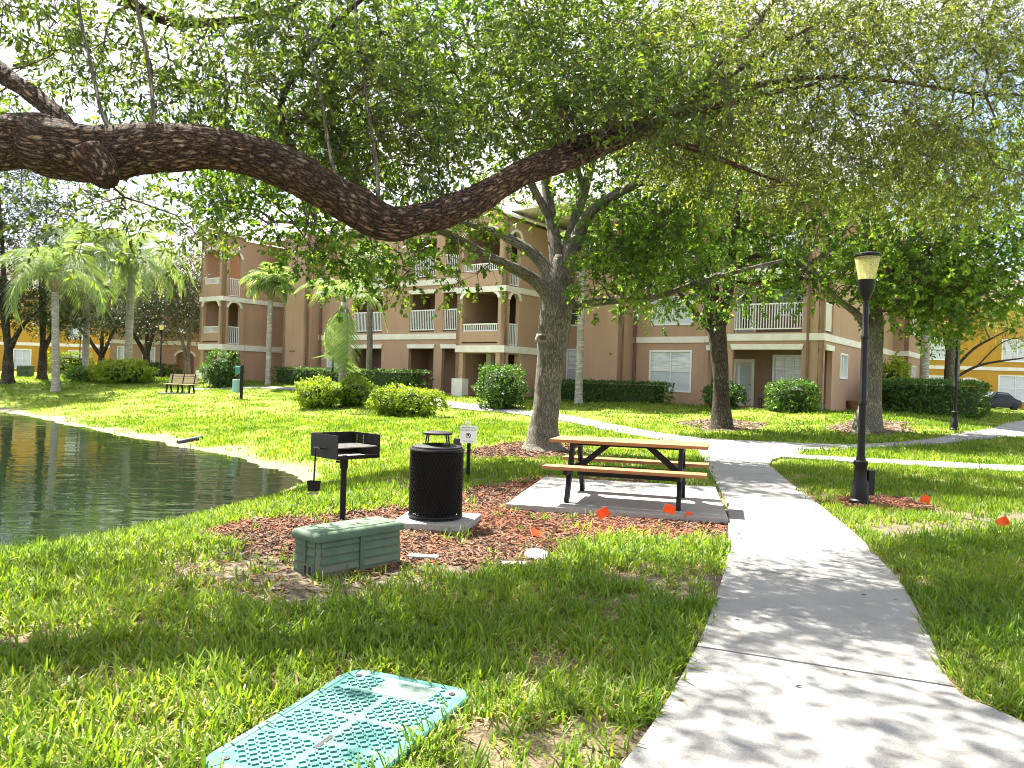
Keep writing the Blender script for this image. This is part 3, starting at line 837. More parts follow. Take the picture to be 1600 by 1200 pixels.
def window(parent, p0, p1, s0, s1, z0, z1, set_in=.10, fr=.085, cols=2, rows=2, style='blind', casing=True, name='window'):
    """sash window set in a wall that runs p0 > p1"""
    p0 = Vector((p0[0], p0[1], 0)); p1 = Vector((p1[0], p1[1], 0)); d = (p1 - p0).normalized(); n = Vector((d.y, -d.x, 0)); U = lambda z: Vector((0, 0, z))
    def P(s, z, o): return p0 + d * s + n * o + U(z)
    mb = MB()
    o0, o1 = (-set_in, .045) if casing else (-set_in, -.02)
    xs = [s0, s0 + fr, s1 - fr, s1]; zz = [z0, z0 + fr, z1 - fr, z1]
    for i in range(3):
        for j in range(3):
            if i == 1 and j == 1: continue
            a, b, c, e = P(xs[i], zz[j], o1), P(xs[i + 1], zz[j], o1), P(xs[i + 1], zz[j + 1], o1), P(xs[i], zz[j + 1], o1)
            mb.quad(a, b, c, e); k = n * (o1 - o0); mb.quad(b - k, a - k, e - k, c - k)
    for (a, b) in (((xs[0], zz[0]), (xs[3], zz[0])), ((xs[3], zz[0]), (xs[3], zz[3])), ((xs[3], zz[3]), (xs[0], zz[3])), ((xs[0], zz[3]), (xs[0], zz[0]))):
        mb.quad(P(*a, o0), P(*b, o0), P(*b, o1), P(*a, o1))
    for (a, b) in (((xs[1], zz[1]), (xs[2], zz[1])), ((xs[2], zz[1]), (xs[2], zz[2])), ((xs[2], zz[2]), (xs[1], zz[2])), ((xs[1], zz[2]), (xs[1], zz[1]))):
        mb.quad(P(*a, o1), P(*b, o1), P(*b, o0), P(*a, o0))
    w = mb.build(name, WHITE, parent)
    iw = (xs[2] - xs[1]) / cols; ih = (zz[2] - zz[1]) / rows
    for i in range(1, cols):
        m2 = MB(); m2.bar(P(xs[1] + iw * i, zz[1], -.035), P(xs[1] + iw * i, zz[2], -.035), .05, .05, up=d); m2.build('mullion', WHITE, w)
    for j in range(1, rows):
        m2 = MB(); m2.bar(P(xs[1], zz[1] + ih * j, -.032), P(xs[2], zz[1] + ih * j, -.032), .045, .045); m2.build('sash_rail', WHITE, w)
    for i in range(cols):
        for j in range(rows):
            m2 = MB(); a0, a1 = xs[1] + iw * i, xs[1] + iw * (i + 1); b0, b1 = zz[1] + ih * j, zz[1] + ih * (j + 1)
            a, b, c, e = P(a0, b0, -.05), P(a1, b0, -.05), P(a1, b1, -.05), P(a0, b1, -.05); k = n * .01
            mb3 = MB(); mb3.v = [tuple(q) for q in (a, b, c, e, a - k, b - k, c - k, e - k)]
            mb3.f = [(0, 1, 2, 3), (7, 6, 5, 4), (0, 4, 5, 1), (1, 5, 6, 2), (2, 6, 7, 3), (3, 7, 4, 0)]
            mat = {'blind': BLIND, 'dark': GLASS_M, 'shutter': SHUT if j == rows - 1 else BLIND}[style]
            mb3.build('pane', mat, w)
    return w
def downspout(parent, xy, z0, z1):
    mb = MB(); mb.box((xy[0], xy[1], (z0 + z1) / 2), (.09, .09, z1 - z0)); return mb.build('downspout', COPPER, parent, bevel=.01)
def slabp(parent, poly, z0, z1, mat=None, name='floor_slab'):
    return MB().prism(poly, z0, z1).build(name, mat or TRIM, parent)

bld = empty('apartment_building', (BC.x, BC.y, 0), BROT, 'brown stucco three storey apartment block with cream bands and balconies', 'building')
Z0, ZE = .2, 9.45
BELT = [(3.59, 3.89), (6.46, 6.76)]
FL = [.66, 3.95, 6.82]; TOP = [3.22, 6.30, 9.1]
# --- right bay with porch and balconies
bay = [(-5.7, 1.3), (-4.4, 0), (0, 0)]
ops = [(.55, 3.53, FL[k], TOP[k]) for k in range(3)]
wall(bld, bay[1], bay[2], Z0, ZE, ops)
wall(bld, bay[0], bay[1], Z0, ZE, [(.42, 1.45, FL[k], TOP[k]) for k in range(3)])
wall(bld, (0, .0), (0, 15.5), Z0, ZE, [(.30, 1.55, FL[k], TOP[k]) for k in range(3)] + [(2.9, 4.3, 2.05, 3.2), (9.2, 10.6, 2.05, 3.2), (9.2, 10.6, 4.95, 6.0)])
window(bld, (0, 0), (0, 15.5), 2.9, 4.3, 2.05, 3.2, cols=2, rows=1)
window(bld, (0, 0), (0, 15.5), 9.2, 10.6, 2.05, 3.2, cols=2, rows=1)
window(bld, (0, 0), (0, 15.5), 9.2, 10.6, 4.95, 6.0, cols=2, rows=1)
for z0, z1 in BELT:
    strip(bld, bay[0], bay[1], z0, z1, ext1=.024); strip(bld, bay[1], bay[2], z0, z1, ext1=.055); strip(bld, (0, 0), (0, 15.5), z0, z1, out=.055, ext0=.0)
for k in range(2):
    strip(bld, (-3.95, 0), (-.77, 0), TOP[k] - .02, TOP[k] + .22 - (k * .1), out=.08, name='lintel', slant=.08)
    strip(bld, (-5.7 + .62 * .707 * .5, 1.3 - .62 * .707 * .5), (-4.62, .22), TOP[k] - .02, TOP[k] + .22 - k * .1, out=.08, name='lintel', slant=.05)
    strip(bld, (0, .2), (0, 1.65), TOP[k] - .02, TOP[k] + .22 - k * .1, out=.08, name='lintel', slant=.05)
for k in (1, 2):
    railing(bld, (-3.85, 0), (-.87, 0), FL[k] + .14, FL[k] + 1.28)
    railing(bld, (-5.7 + .42 * .707, 1.3 - .42 * .707), (-5.7 + 1.45 * .707, 1.3 - 1.45 * .707), FL[k] + .14, FL[k] + 1.28)
    railing(bld, (0, .30), (0, 1.55), FL[k] + .10, FL[k] + 1.28, panel=True)
bayfloor = [(-5.45, 1.75), (-5.45, 1.38), (-4.3, .24), (-.24, .24), (-.24, 1.75)]
for k in range(3): slabp(bld, bayfloor, FL[k] - .28, FL[k] - .02, mat=STUC_SHADE if k else concrete)
slabp(bld, bayfloor, ZE - .25, ZE - .02, mat=STUC_SHADE, name='ceiling_slab')
BW0, BW1 = (-5.7, 1.8), (-.22, 1.8)
def o_(x0, x1): return x0 + 5.7, x1 + 5.7
for k in range(3):
    zt = [3.45, 6.4, 9.3][k]
    wall(bld, BW0, BW1, FL[k] - .01, zt, [(*o_(-4.45, -3.45), FL[k], FL[k] + 2.18), (*o_(-2.62, -1.2), FL[k] + .75 + (.1 if k else 0), FL[k] + 2.4 )], th=.18, mat=STUC_SHADE)
    dr = MB(); x0, x1 = -4.45, -3.45
    for a, b, c, e in ((x0, x0 + .12, FL[k], FL[k] + 2.18), (x1 - .12, x1, FL[k], FL[k] + 2.18), (x0 + .11, x1 - .11, FL[k] + 2.06, FL[k] + 2.18)): dr.span(a, b, 1.765, 1.90, c, e)
    door = dr.build('door_frame', TRIM, bld)
    dl = MB(); dl.span(x0 + .12, x1 - .12, 1.815, 1.86, FL[k], FL[k] + 2.06); dl.build('door_leaf', DOORM, door)
    MB().span(x0 + .24, x1 - .24, 1.805, 1.816, FL[k] + .35, FL[k] + 1.9).build('door_pane', BLIND if k == 0 else GLASS_M, door)
    kn = MB(); kn.lathe([(.012, 0), (.03, .015), (.03, .05), (.01, .06)], n=10); kn.build('door_knob', DARKM, door, loc=(x1 - .18, 1.81, FL[k] + 1.0), rot=(R(90), 0, 0))
    window(bld, BW0, BW1, *o_(-2.62, -1.2), FL[k] + .75 + (.1 if k else 0), FL[k] + 2.4, style='shutter' if k == 0 else 'dark', cols=3 if k == 0 else 1, rows=2)
wall(bld, (0, 15.5), (.8, 15.5), Z0, ZE); wall(bld, (.8, 15.5), (.8, 22.5), Z0, ZE, [(1.2, 2.4, 4.9, 6.2), (1.2, 2.4, 1.7, 3.1)])
window(bld, (.8, 15.5), (.8, 22.5), 1.2, 2.4, 4.9, 6.2, cols=1, rows=2); window(bld, (.8, 15.5), (.8, 22.5), 1.2, 2.4, 1.7, 3.1, cols=1, rows=2)
for z0, z1 in BELT: strip(bld, (.055, 15.5), (.8, 15.5), z0, z1); strip(bld, (.8, 15.5), (.8, 22.5), z0, z1, ext0=.055)
# --- plain wall with two windows
A, Bp = (-9.42, 1.3), (-5.7, 1.3)
wins = [(.90, 3.12, 1.2, 3.24), (.92, 3.12, 4.45, 5.86), (.92, 3.12, 7.3, 8.8)]
wall(bld, A, Bp, Z0, ZE, wins)
for i, w_ in enumerate(wins): window(bld, A, Bp, *w_, style='shutter' if i == 0 else 'blind', cols=2, rows=2 if i == 0 else 1)
for z0, z1 in BELT: strip(bld, A, Bp, z0, z1)
downspout(bld, (-9.30, 1.235), .6, ZE - .1); downspout(bld, (-.62, -.06), .6, ZE - .1)
# --- blind pier
wall(bld, (-11.84, 0), (-9.42, 0), Z0, ZE + .6); wall(bld, (-9.42, 0), (-9.42, 1.3), Z0, ZE + .6); wall(bld, (-11.84, 1.3), (-11.84, 0), Z0, ZE + .6)
# --- narrow recessed wall
A, Bp = (-13.6, 1.3), (-11.84, 1.3)
wins = [(.25, 1.55, 1.2, 3.3), (.25, 1.55, 4.5, 5.85), (.25, 1.55, 7.3, 8.7)]
wall(bld, A, Bp, Z0, ZE, wins)
for i, w_ in enumerate(wins): window(bld, A, Bp, *w_, style='shutter' if i == 0 else 'dark', cols=1, rows=2)
# --- stair towers: same design twice
def tower(x0, x1, yf, yside, ybk, ztop, side_len, gable):
    w = x1 - x0
    a, b = (x0, yf), (x1, yf)
    arches = [(.35, w - .42, 3.90, 5.92, .42), (.35, w - .42, 6.85, 8.95, .45)]
    slit = [(.35, w - .42, 3.30, 3.38)]
    wall(bld, a, b, .72, ztop, [(.48, w - .5, .72, 2.82)] + arches + slit)
    for s0, s1, za, zb, rs in arches:
        arch_trim(bld, a, b, s0, s1, zb, rs)
        railing(bld, (x0 + s0, yf), (x0 + s1, yf), za, za + .38)
    sides = [(.38, 1.18, 3.18, 5.75, .32), (.38, 1.18, 6.1, 8.75, .32)]
    wall(bld, (x1, yf), (x1, yf + side_len), .72, ztop, sides + ([(.38, 1.18, .72, 2.8)]))
    for s0, s1, za, zb, rs in sides:
        arch_trim(bld, (x1, yf), (x1, yf + side_len), s0, s1, zb, rs, w=.13)
        railing(bld, (x1, yf + s0), (x1, yf + s1), za + .05, za + 1.12)
    wall(bld, (x0, ybk), a, .72, ztop)
    for z0, z1 in ((2.86, 3.20), (5.80, 6.08)):
        strip(bld, a, b, z0, z1, out=.07, ext1=.069); strip(bld, (x1, yf), (x1, yf + side_len), z0, z1, out=.068); strip(bld, (x0, ybk), a, z0, z1, out=.07)
    for cx in (x0 + .20, x1 - .22):
        p = MB(); p.span(cx - .34, cx + .34, yf - .10, yf + .42, .55, 1.55); p.build('column_plinth', TRIM, bld, bevel=.02)
    for zf in (.70, 3.22, 6.10): slabp(bld, [(x0 + .25, yf + .25), (x1 - .25, yf + .25), (x1 - .25, ybk), (x0 + .25, ybk)], zf - .25, zf - .02, mat=STUC_SHADE)
    # gabled cap
    e = .38; zr = ztop + .95; xm = (x0 + x1) / 2
    g = MB(); yb2 = yf + side_len + 1.2
    g.v = [(x0 - e, yf - e, ztop), (x1 + e, yf - e, ztop), (xm, yf - e, zr), (x0 - e, yb2, ztop), (x1 + e, yb2, ztop), (xm, yb2, zr),
           (x0 - e, yf - e, ztop + .14), (x1 + e, yf - e, ztop + .14), (xm, yf - e, zr + .14), (x0 - e, yb2, ztop + .14), (x1 + e, yb2, ztop + .14), (xm, yb2, zr + .14)]
    g.f = [(0, 6, 8, 2), (2, 8, 7, 1), (6, 9, 11, 8), (8, 11, 10, 7), (3, 5, 11, 9), (5, 4, 10, 11), (0, 3, 9, 6), (1, 7, 10, 4), (0, 2, 5, 3), (2, 1, 4, 5)]
    g.build('roof', TRIM, bld)
    t = MB(); t.v = [(x0, yf, ztop), (x1, yf, ztop), (xm, yf, zr), (x0, yf + .2, ztop), (x1, yf + .2, ztop), (xm, yf + .2, zr)]
    t.f = [(0, 1, 2), (5, 4, 3), (0, 3, 4, 1), (1, 4, 5, 2), (2, 5, 3, 0)]
    t.build('gable', STUC, bld)
tower(-16.6, -13.6, -4.0, None, .8, 9.3, 5.3, True)
wall(bld, (-16.35, .8), (-13.85, .8), .7, 9.3, [(.3, 1.3, .72, 2.8)], th=.15, mat=STUC_SHADE)
w_ = MB(); w_.span(-15.75, -15.45, -2.6, -2.3, .7, 2.85); w_.build('inner_post', TRIM, bld)
# --- middle facade with deep balconies
A, Bp = (-28.2, -3.0), (-16.6, -3.0); X = lambda x: x + 28.2
oo = []
for k in range(3):
    f_, t_ = [.78, 4.0, 6.87][k], [3.12, 6.05, 8.95][k]
    oo += [(X(-25.25), X(-22.88), f_, t_), (X(-20.80), X(-18.98), f_, t_), (X(-18.40), X(-16.92), f_, t_)]
    lt = t_ - .02
    if k < 2:
        for a, b in ((-25.35, -22.78), (-20.90, -18.88), (-18.50, -16.82)): strip(bld, (a, -3), (b, -3), lt, lt + .22, out=.08, name='lintel', slant=.07)
    if k:
        for a, b in ((-25.25, -22.88), (-20.80, -18.98), (-18.40, -16.92)): railing(bld, (a, -3), (b, -3), f_ + .08, f_ + 1.18)
    for a, b in ((-25.4, -22.7), (-20.95, -16.75)):
        wx = MB()
        s0, s1 = (b - a - .78, b - a - .08) if a < -24 else (b - a - 1.75, b - a - .95)
        wall(bld, (a, -1.2), (b, -1.2), f_ - .03, t_ + .15, [(s0, s1, f_ + .3, f_ + 2.0)], th=.15, mat=STUC_SHADE)
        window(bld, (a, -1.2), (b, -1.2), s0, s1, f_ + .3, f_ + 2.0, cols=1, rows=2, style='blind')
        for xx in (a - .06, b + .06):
            q = MB(); q.span(xx - .06, xx + .06, -2.77, -1.05, f_ - .03, t_ + .15); q.build('side_wall', STUC_SHADE, bld)
        slabp(bld, [(a + .01, -2.77), (b - .01, -2.77), (b - .01, -1.21), (a + .01, -1.21)], f_ - .25, f_ - .02, mat=STUC_SHADE)
        slabp(bld, [(a + .01, -2.77), (b - .01, -2.77), (b - .01, -1.21), (a + .01, -1.21)], t_ + .02, t_ + .14, mat=STUC_SHADE, name='ceiling_slab')
oo.append((X(-27.4), X(-26.45), 1.2, 3.2))
wall(bld, A, Bp, Z0, ZE, oo)
window(bld, A, Bp, X(-27.4), X(-26.45), 1.2, 3.2, cols=1, rows=2)
for z0, z1 in BELT: strip(bld, A, Bp, z0, z1)
# --- left pier, wing wall and end tower
wall(bld, (-30.33, -4), (-28.2, -4), Z0, ZE + .6); wall(bld, (-28.2, -4), (-28.2, -3), Z0, ZE + .6); wall(bld, (-30.33, .2), (-30.33, -4), Z0, ZE + .6)
downspout(bld, (-28.0, -3.08), .7, ZE)
wall(bld, (-32.9, -5.0), (-32.9, 2.0), Z0, 9.6, [(4.3, 5.2, 7.0, 8.4)]); wall(bld, (-32.9, .2), (-30.33, .2), Z0, 9.6)
for z0, z1 in ((2.86, 3.20), (5.80, 6.08)): strip(bld, (-32.9, -4.93), (-32.9, .2), z0, z1, out=.07)
tower(-35.2, -32.8, -6.5, None, -3.0, 9.75, 1.5, True)
wall(bld, (-34.95, -3.0), (-33.2, -3.0), .7, 9.7, [(.3, 1.5, 6.9, 8.9, .35)], th=.15, mat=STUC_SHADE)
# small camera-like wall fittings, unlit
for (xx, yy, zz) in ((-29.5, -4.03, 2.9), (-29.25, -4.03, 2.9), (-27.9, -3.03, 2.8), (-10.0, -.03, 3.0)):
    q = MB(); q.lathe([(.05, -.03), (.06, 0), (.045, .05)], n=10); q.build('wall_fitting', COPPER, bld, loc=(xx, yy, zz), rot=(R(60), 0, 0))
# --- roof: eaves, hip
for a, b in (((-5.95, .55), (.75, .55)), ((-13.6, 1.05), (-5.6, 1.05)), ((-28.4, -3.25), (-16.4, -3.25))):
    pass
def roof(poly, zb, ridge, zr):
    e = MB().prism(poly, zb, zb + .24).build('eave', TRIM, bld)
    g = MB(); n_ = len(poly); b0 = [(p[0], p[1], zb + .245) for p in poly]
    (ax, ay), (bx, by) = ridge
    x0, y0 = min(p[0] for p in poly), min(p[1] for p in poly); x1, y1 = max(p[0] for p in poly), max(p[1] for p in poly)
    r0, r1 = (ax, ay, zr), (bx, by, zr)
    g.v = [(x0, y0, zb + .245), (x1, y0, zb + .245), (x1, y1, zb + .245), (x0, y1, zb + .245), r0, r1]
    g.f = [(0, 1, 5, 4), (1, 2, 5), (2, 3, 4, 5), (3, 0, 4), (3, 2, 1, 0)]
    g.build('roof', ROOFM, bld)
roof([(-9.9, -.45), (1.3, -.45), (1.3, 23), (-9.9, 23)], ZE, ((-4.3, 5.5), (-4.3, 17)), 12.4)
roof([(-33.5, -3.5), (-8.8, -3.5), (-8.8, 12), (-33.5, 12)], ZE + .3, ((-26, 4.2), (-16, 4.2)), 12.9)
# body behind the facades so that nothing shows through
bk = MB(); bk.prism([(-32.5, 2.2), (-.3, 2.2), (-.3, 22), (-9.6, 22), (-9.6, 12), (-32.5, 12)], .1, ZE - .1); bk.build('core', STUC_SHADE, bld)

# --- neighbouring buildings, farther off
def far_block(name, label, x0, x1, Y, ztop, mat, wins, belts, rot=0.0, z0=.1, arches=()):
    a, b = Vector((x0, Y, 0)), Vector((x1, Y, 0))
    e = empty(name, ((x0 + x1) / 2, Y, 0), rot, label, 'building')
    h = (x1 - x0) / 2
    p0, p1 = (-h, 0), (h, 0)
    wall(e, p0, p1, z0, ztop, [(w[0], w[1], w[2], w[3]) for w in wins] + list(arches), th=.25, mat=mat)
    for w in wins: window(e, p0, p1, w[0], w[1], w[2], w[3], cols=2, rows=2, style='blind', fr=.10)
    for z0_, z1_ in belts: strip(e, p0, p1, z0_, z1_)
    for ar in arches: arch_trim(e, p0, p1, ar[0], ar[1], ar[3], ar[4])
    MB().span(-h + .01, h - .01, .26, 9, z0, ztop).build('core', STUC_SHADE if mat is STUC else mat, e)
    MB().span(-h - .5, h + .5, -.6, 9.5, ztop, ztop + .3).build('eave', TRIM, e)
    g = MB(); g.v = [(-h - .5, -.6, ztop + .31), (h + .5, -.6, ztop + .31), (h + .5, 9.5, ztop + .31), (-h - .5, 9.5, ztop + .31), (-h + 4, 4.4, ztop + 2.8), (h - 4, 4.4, ztop + 2.8)]
    g.f = [(0, 1, 5, 4), (1, 2, 5), (2, 3, 4, 5), (3, 0, 4), (3, 2, 1, 0)]; g.build('roof', ROOFM, e)
    return e
YEL = stucco('stucco_yellow', (.50, .285, .045), (.43, .24, .038))
far_block('yellow_building', 'golden yellow stucco building beyond the parked car', 30.5, 62, 64, 9.0, YEL,
          [(4.6, 6.6, 1.1, 3.0), (10.2, 13.0, 1.0, 3.2), (10.4, 13.0, 4.3, 6.2), (16, 18.6, 1.0, 3.2), (16, 18.6, 4.3, 6.2), (1.4, 2.8, 1.2, 3.1), (4.6, 6.6, 4.3, 6.2), (22, 24.6, 1.0, 3.2), (22, 24.6, 4.3, 6.2)],
          [(3.55, 3.85)], arches=((7.0, 8.8, .3, 2.75, .45),), rot=R(-4))
far_block('yellow_building', 'bright yellow stucco building beyond the pond, glimpsed between palm trunks', -63, -33.5, 76, 9.0, YEL,
          [(3, 5, 1.2, 3.2), (8.5, 10.5, 1.2, 3.2), (13.6, 15.4, 1.2, 3.2), (19, 21, 1.2, 3.2), (24.5, 26.5, 1.2, 3.2), (8.5, 10.5, 4.3, 6.2), (19, 21, 4.3, 6.2)], [(3.55, 3.85)])
far_block('brown_building', 'shaded brown stucco building with arches behind the lamp and dark oak', -31.5, -22.0, 60, 8.6, STUC,
          [(2.6, 3.6, 1.4, 3.3), (.6, 1.6, 1.4, 3.3)], [(3.5, 3.8)], arches=((5.2, 6.6, .4, 3.0, .35), (5.6, 6.9, 4.6, 6.8, .35)))

# --- parking bay and drive on the right
ASPH = pmat('asphalt', (.06, .06, .062), (.045, .045, .047), scale=8, rough=.9, bump=.4, bscale=150)
pk = [(31, 49), (62, 49), (75, 62), (36, 62.5)]
rd = MB(); rd.v = [(x_, y_, .33) for x_, y_ in pk]; rd.f = [(0, 1, 2, 3)]
road = rd.build('parking_road', ASPH); tag(road, None, None, None, 'structure')
for i in range(4):
    xa = 37.5 + i * 3.0
    q = MB(); q.v = [(xa, 53, .336), (xa + .12, 53, .336), (xa + 1.72, 60, .336), (xa + 1.6, 60, .336)]; q.f = [(0, 1, 2, 3)]
    q.build('parking_line', WHITE, road)
kb = MB(); kb.bar((31, 48.85, .33), (62, 48.85, .33), .18, .24); kb.build('kerb', concrete, road, bevel=.03)
# ------------------------------------------------------------------ leaves
OAK = leafmat('oak_leaf', (.022, .048, .008), (.070, .122, .018), (.17, .235, .034), trans=.47, rough=.38, spec=.45)
OLIVE = leafmat('oak_leaf_olive', (.038, .064, .011), (.112, .158, .025), (.26, .30, .06), trans=.5, rough=.42, spec=.4)
MAPLE = leafmat('broad_leaf', (.032, .080, .010), (.085, .170, .016), (.20, .30, .03), trans=.5, rough=.45, spec=.35)
DARKOAK = leafmat('dark_oak_leaf', (.010, .020, .006), (.024, .044, .011), (.06, .09, .022), trans=.25, rough=.42, spec=.3)
HEDGE = leafmat('hedge_leaf', (.022, .060, .012), (.055, .13, .018), (.13, .25, .035), trans=.3, rough=.4, spec=.4)
LIME = leafmat('lime_leaf', (.09, .16, .016), (.19, .27, .026), (.36, .42, .05), trans=.4, rough=.45, spec=.3)
PALMM = leafmat('palm_leaf', (.07, .13, .04), (.15, .24, .085), (.28, .36, .16), trans=.4, rough=.45, spec=.35)
BARK = barkmat('oak_bark', (.25, .165, .108), (.12, .072, .046), (.020, .012, .009), vscale=30, stretch=(1, 1, .33), bump=1.0, dist=.025)
BARK_G = barkmat('grey_bark', (.31, .285, .225), (.165, .155, .118), (.055, .05, .04), vscale=36, stretch=(1, 1, .16), bump=.7, dist=.012)
BARK_D = barkmat('dark_bark', (.10, .08, .06), (.06, .048, .036), (.02, .016, .012), vscale=20, stretch=(1, 1, .3), bump=.7, dist=.012)
PALMBARK = barkmat('palm_bark', (.52, .50, .44), (.36, .34, .29), (.22, .20, .17), vscale=7, stretch=(.25, .25, 2.2), bump=.5, dist=.012)
TWIG = pmat('twig', (.11, .085, .06), (.06, .046, .034), rough=.9, scale=8)

LSHAPE = {   # outline right half as (along, out); leaf folded along the midrib
    'oak': [(0, 0), (.30, .5), (.68, .46), (1, 0)],
    'maple': [(0, 0), (.18, .55), (.42, .95), (.55, .42), (.80, .5), (1, 0)],
    'round': [(0, 0), (.35, .55), (.75, .45), (1, 0)],
}
def leaf_mesh(name, P, D, Nn, Ln, Wd, tint, mat, shape='oak', fold=.25):
    """P base, D along, Nn normal (arrays n x 3), two faces per leaf"""
    S = np.cross(D, Nn)
    prof = LSHAPE[shape]; k = len(prof); n = len(P)
    R_ = np.stack([P + D * (Ln * a)[:, None] + S * (Wd * b)[:, None] + Nn * (fold * Wd * b)[:, None] - Nn * (Ln * .12 * a * a)[:, None] for a, b in prof], 1)
    L_ = np.stack([P + D * (Ln * a)[:, None] - S * (Wd * b)[:, None] + Nn * (fold * Wd * b)[:, None] - Nn * (Ln * .12 * a * a)[:, None] for a, b in prof[1:-1]], 1)
    V = np.concatenate([R_, L_], 1); m = V.shape[1]
    right = list(range(k)); left = [0, k - 1] + list(range(m - 1, k - 1, -1))
    f = np.array(right + left)
    F = (np.arange(n)[:, None] * m + f[None, :]).ravel()
    # right and left have the same number of corners
    return np_mesh(name, V.reshape(-1, 3), F, k, mat, tint=np.repeat(np.clip(tint, 0, 1), 2))
def unit(a): return a / np.maximum(np.linalg.norm(a, axis=1, keepdims=True), 1e-9)
def foliage(tips, dirs, per, llen, lwid, droop=.2, spread=.9, seed=0, up=.6, tl=.3):
    """leaves set along short shoots that start at tips"""
    r = np.random.default_rng(seed)
    n = len(tips)
    T = np.repeat(tips, per, 0); Dd = np.repeat(dirs, per, 0)
    t = np.tile(np.linspace(.12, 1, per), n) + r.normal(0, .04, n * per)
    P = T + Dd * (t * tl * np.repeat(r.uniform(.7, 1.3, n), per))[:, None]
    side = unit(np.cross(Dd, r.normal(size=(n * per, 3))))
    D = unit(Dd * (1 - spread * .55) + side * spread + np.array([0, 0, -droop]) + r.normal(0, .18, (n * per, 3)))
    Nn = r.normal(size=(n * per, 3)) * (1 - up) + np.array([0, 0, 1.0]) * up
    Nn = unit(Nn - D * (Nn * D).sum(1, keepdims=True))
    Ln = llen * r.uniform(.65, 1.25, n * per); Wd = lwid * Ln / llen * r.uniform(.8, 1.2, n * per)
    tint = np.repeat(r.normal(.42, .2, n), per) + r.normal(0, .14, n * per)
    return P, D, Nn, Ln, Wd, tint
def tri_tubes(name, A, B, r0, r1, mat, mids=None):
    """many thin three-sided twigs as one mesh"""
    n = len(A)
    D = unit(B - A); U = unit(np.cross(D, np.array([.31, .22, .93]) + np.zeros((n, 3)))); W = np.cross(D, U)
    st = [(A, r0), (B, r1)] if mids is None else [(A, r0), (mids, (r0 + r1) * .5), (B, r1)]
    V = []
    for C_, rr in st:
        rr = np.broadcast_to(np.asarray(rr, float), (n,))
        for j in range(3):
            a = 2 * PI * j / 3
            V.append(C_ + (U * math.cos(a) + W * math.sin(a)) * rr[:, None])
    V = np.stack(V, 1); m = V.shape[1]
    f = []
    for s in range(len(st) - 1):
        for j in range(3):
            k = (j + 1) % 3; f += [s * 3 + j, s * 3 + k, s * 3 + 3 + k, s * 3 + 3 + j]
    F = (np.arange(n)[:, None] * m + np.array(f)[None, :]).ravel()
    return np_mesh(name, V.reshape(-1, 3), F, 4, mat, smooth=True)
def limb_pts(l, depth=None):
    """limb given by sight line points (px, py, thickness px, depth m)"""
    out = []
    for q in l:
        p = atY(q[0], q[1], q[3]); out.append((p.x, p.y, p.z, q[2] * q[3] / FPX / 2))
    return out
def lobe_points(lobes, seed, mul=1.0):
    """cluster centres through the crown's volume; lobes: (centre, (rx, ry, rz), count)"""
    r = np.random.default_rng(seed); out = []
    for c, rad, n in lobes:
        n = int(n * mul)
        d = unit(r.normal(size=(n, 3))); q = r.uniform(.25, 1.0, n) ** (1 / 2.2)
        out.append(np.array(c) + d * q[:, None] * np.array(rad))
    return np.concatenate(out)
def grow(tree, skeleton, clusters, leaf, shape, mat, llen, lwid, shoots, per, tl=.32, cl=.45, droop=.2, up=.5, seed=0, bark=None, br=.011, name_leaf='crown', spread=.9, hang=0.0, tint_shift=0.0, fold=.25):
    """twigs from the limbs to every cluster, shoots round each cluster, leaves on the shoots"""
    r = np.random.default_rng(seed + 100)
    sk = np.concatenate(skeleton)[:, :3]
    n = len(clusters)
    dsk = np.array([np.min(np.linalg.norm(sk - c_, axis=1)) for c_ in clusters])
    clusters = clusters[np.argsort(dsk)]
    par = np.full(n, -1); A = np.empty_like(clusters); plen = np.zeros(n)
    for i, c_ in enumerate(clusters):
        v = sk - c_; d = np.linalg.norm(v, axis=1) + np.maximum(0, v[:, 2]) * .6
        j = int(np.argmin(d)); best = d[j]; A[i] = sk[j]; plen[i] = best
        if i:
            v = clusters[:i] - c_; d2 = np.linalg.norm(v, axis=1) * 1.1 + plen[:i] * .28 + .12
            k = int(np.argmin(d2))
            if d2[k] < best: par[i] = k; A[i] = clusters[k]; plen[i] = plen[k] + np.linalg.norm(clusters[k] - c_)
    desc = np.ones(n)
    for i in range(n - 1, -1, -1):
        if par[i] >= 0: desc[par[i]] += desc[i]
    rad = br * .62 * desc ** .42
    r_in = np.where(par >= 0, np.minimum(rad * 1.15, rad[np.maximum(par, 0)]), rad * 1.3)
    Ld = np.linalg.norm(clusters - A, axis=1, keepdims=True)
    Mi = (A + clusters) / 2 + r.normal(0, .07, A.shape) * Ld + np.array([0, 0, .05]) * Ld
    b = link('branches', tri_tubes('branches', A, clusters, r_in, rad * .8, bark or TWIG, Mi), tree); b['kind'] = 'stuff'
    base = np.repeat(clusters, shoots, 0)
    out = np.repeat(unit(clusters - A), shoots, 0)
    dr = unit(r.normal(size=(n * shoots, 3)) * .8 + out * .6 + np.array([0, 0, .15 - hang]))
    tip = base + dr * (cl * r.uniform(.25, 1.0, n * shoots))[:, None]
    s = link('twigs', tri_tubes('twigs', base, tip + dr * tl * .9, br * .35, br * .12, bark or TWIG), tree); s['kind'] = 'stuff'
    P, D, Nn, Ln, Wd, ti = foliage(tip, dr, per, llen, lwid, droop, spread, seed, up, tl)
    o = link(name_leaf, leaf_mesh(name_leaf, P, D, Nn, Ln, Wd, ti + tint_shift, mat, shape, fold), tree); o['kind'] = 'stuff'
    return len(P)
def sk_of(*ls):
    return [smooth_path(l, 6) for l in ls]

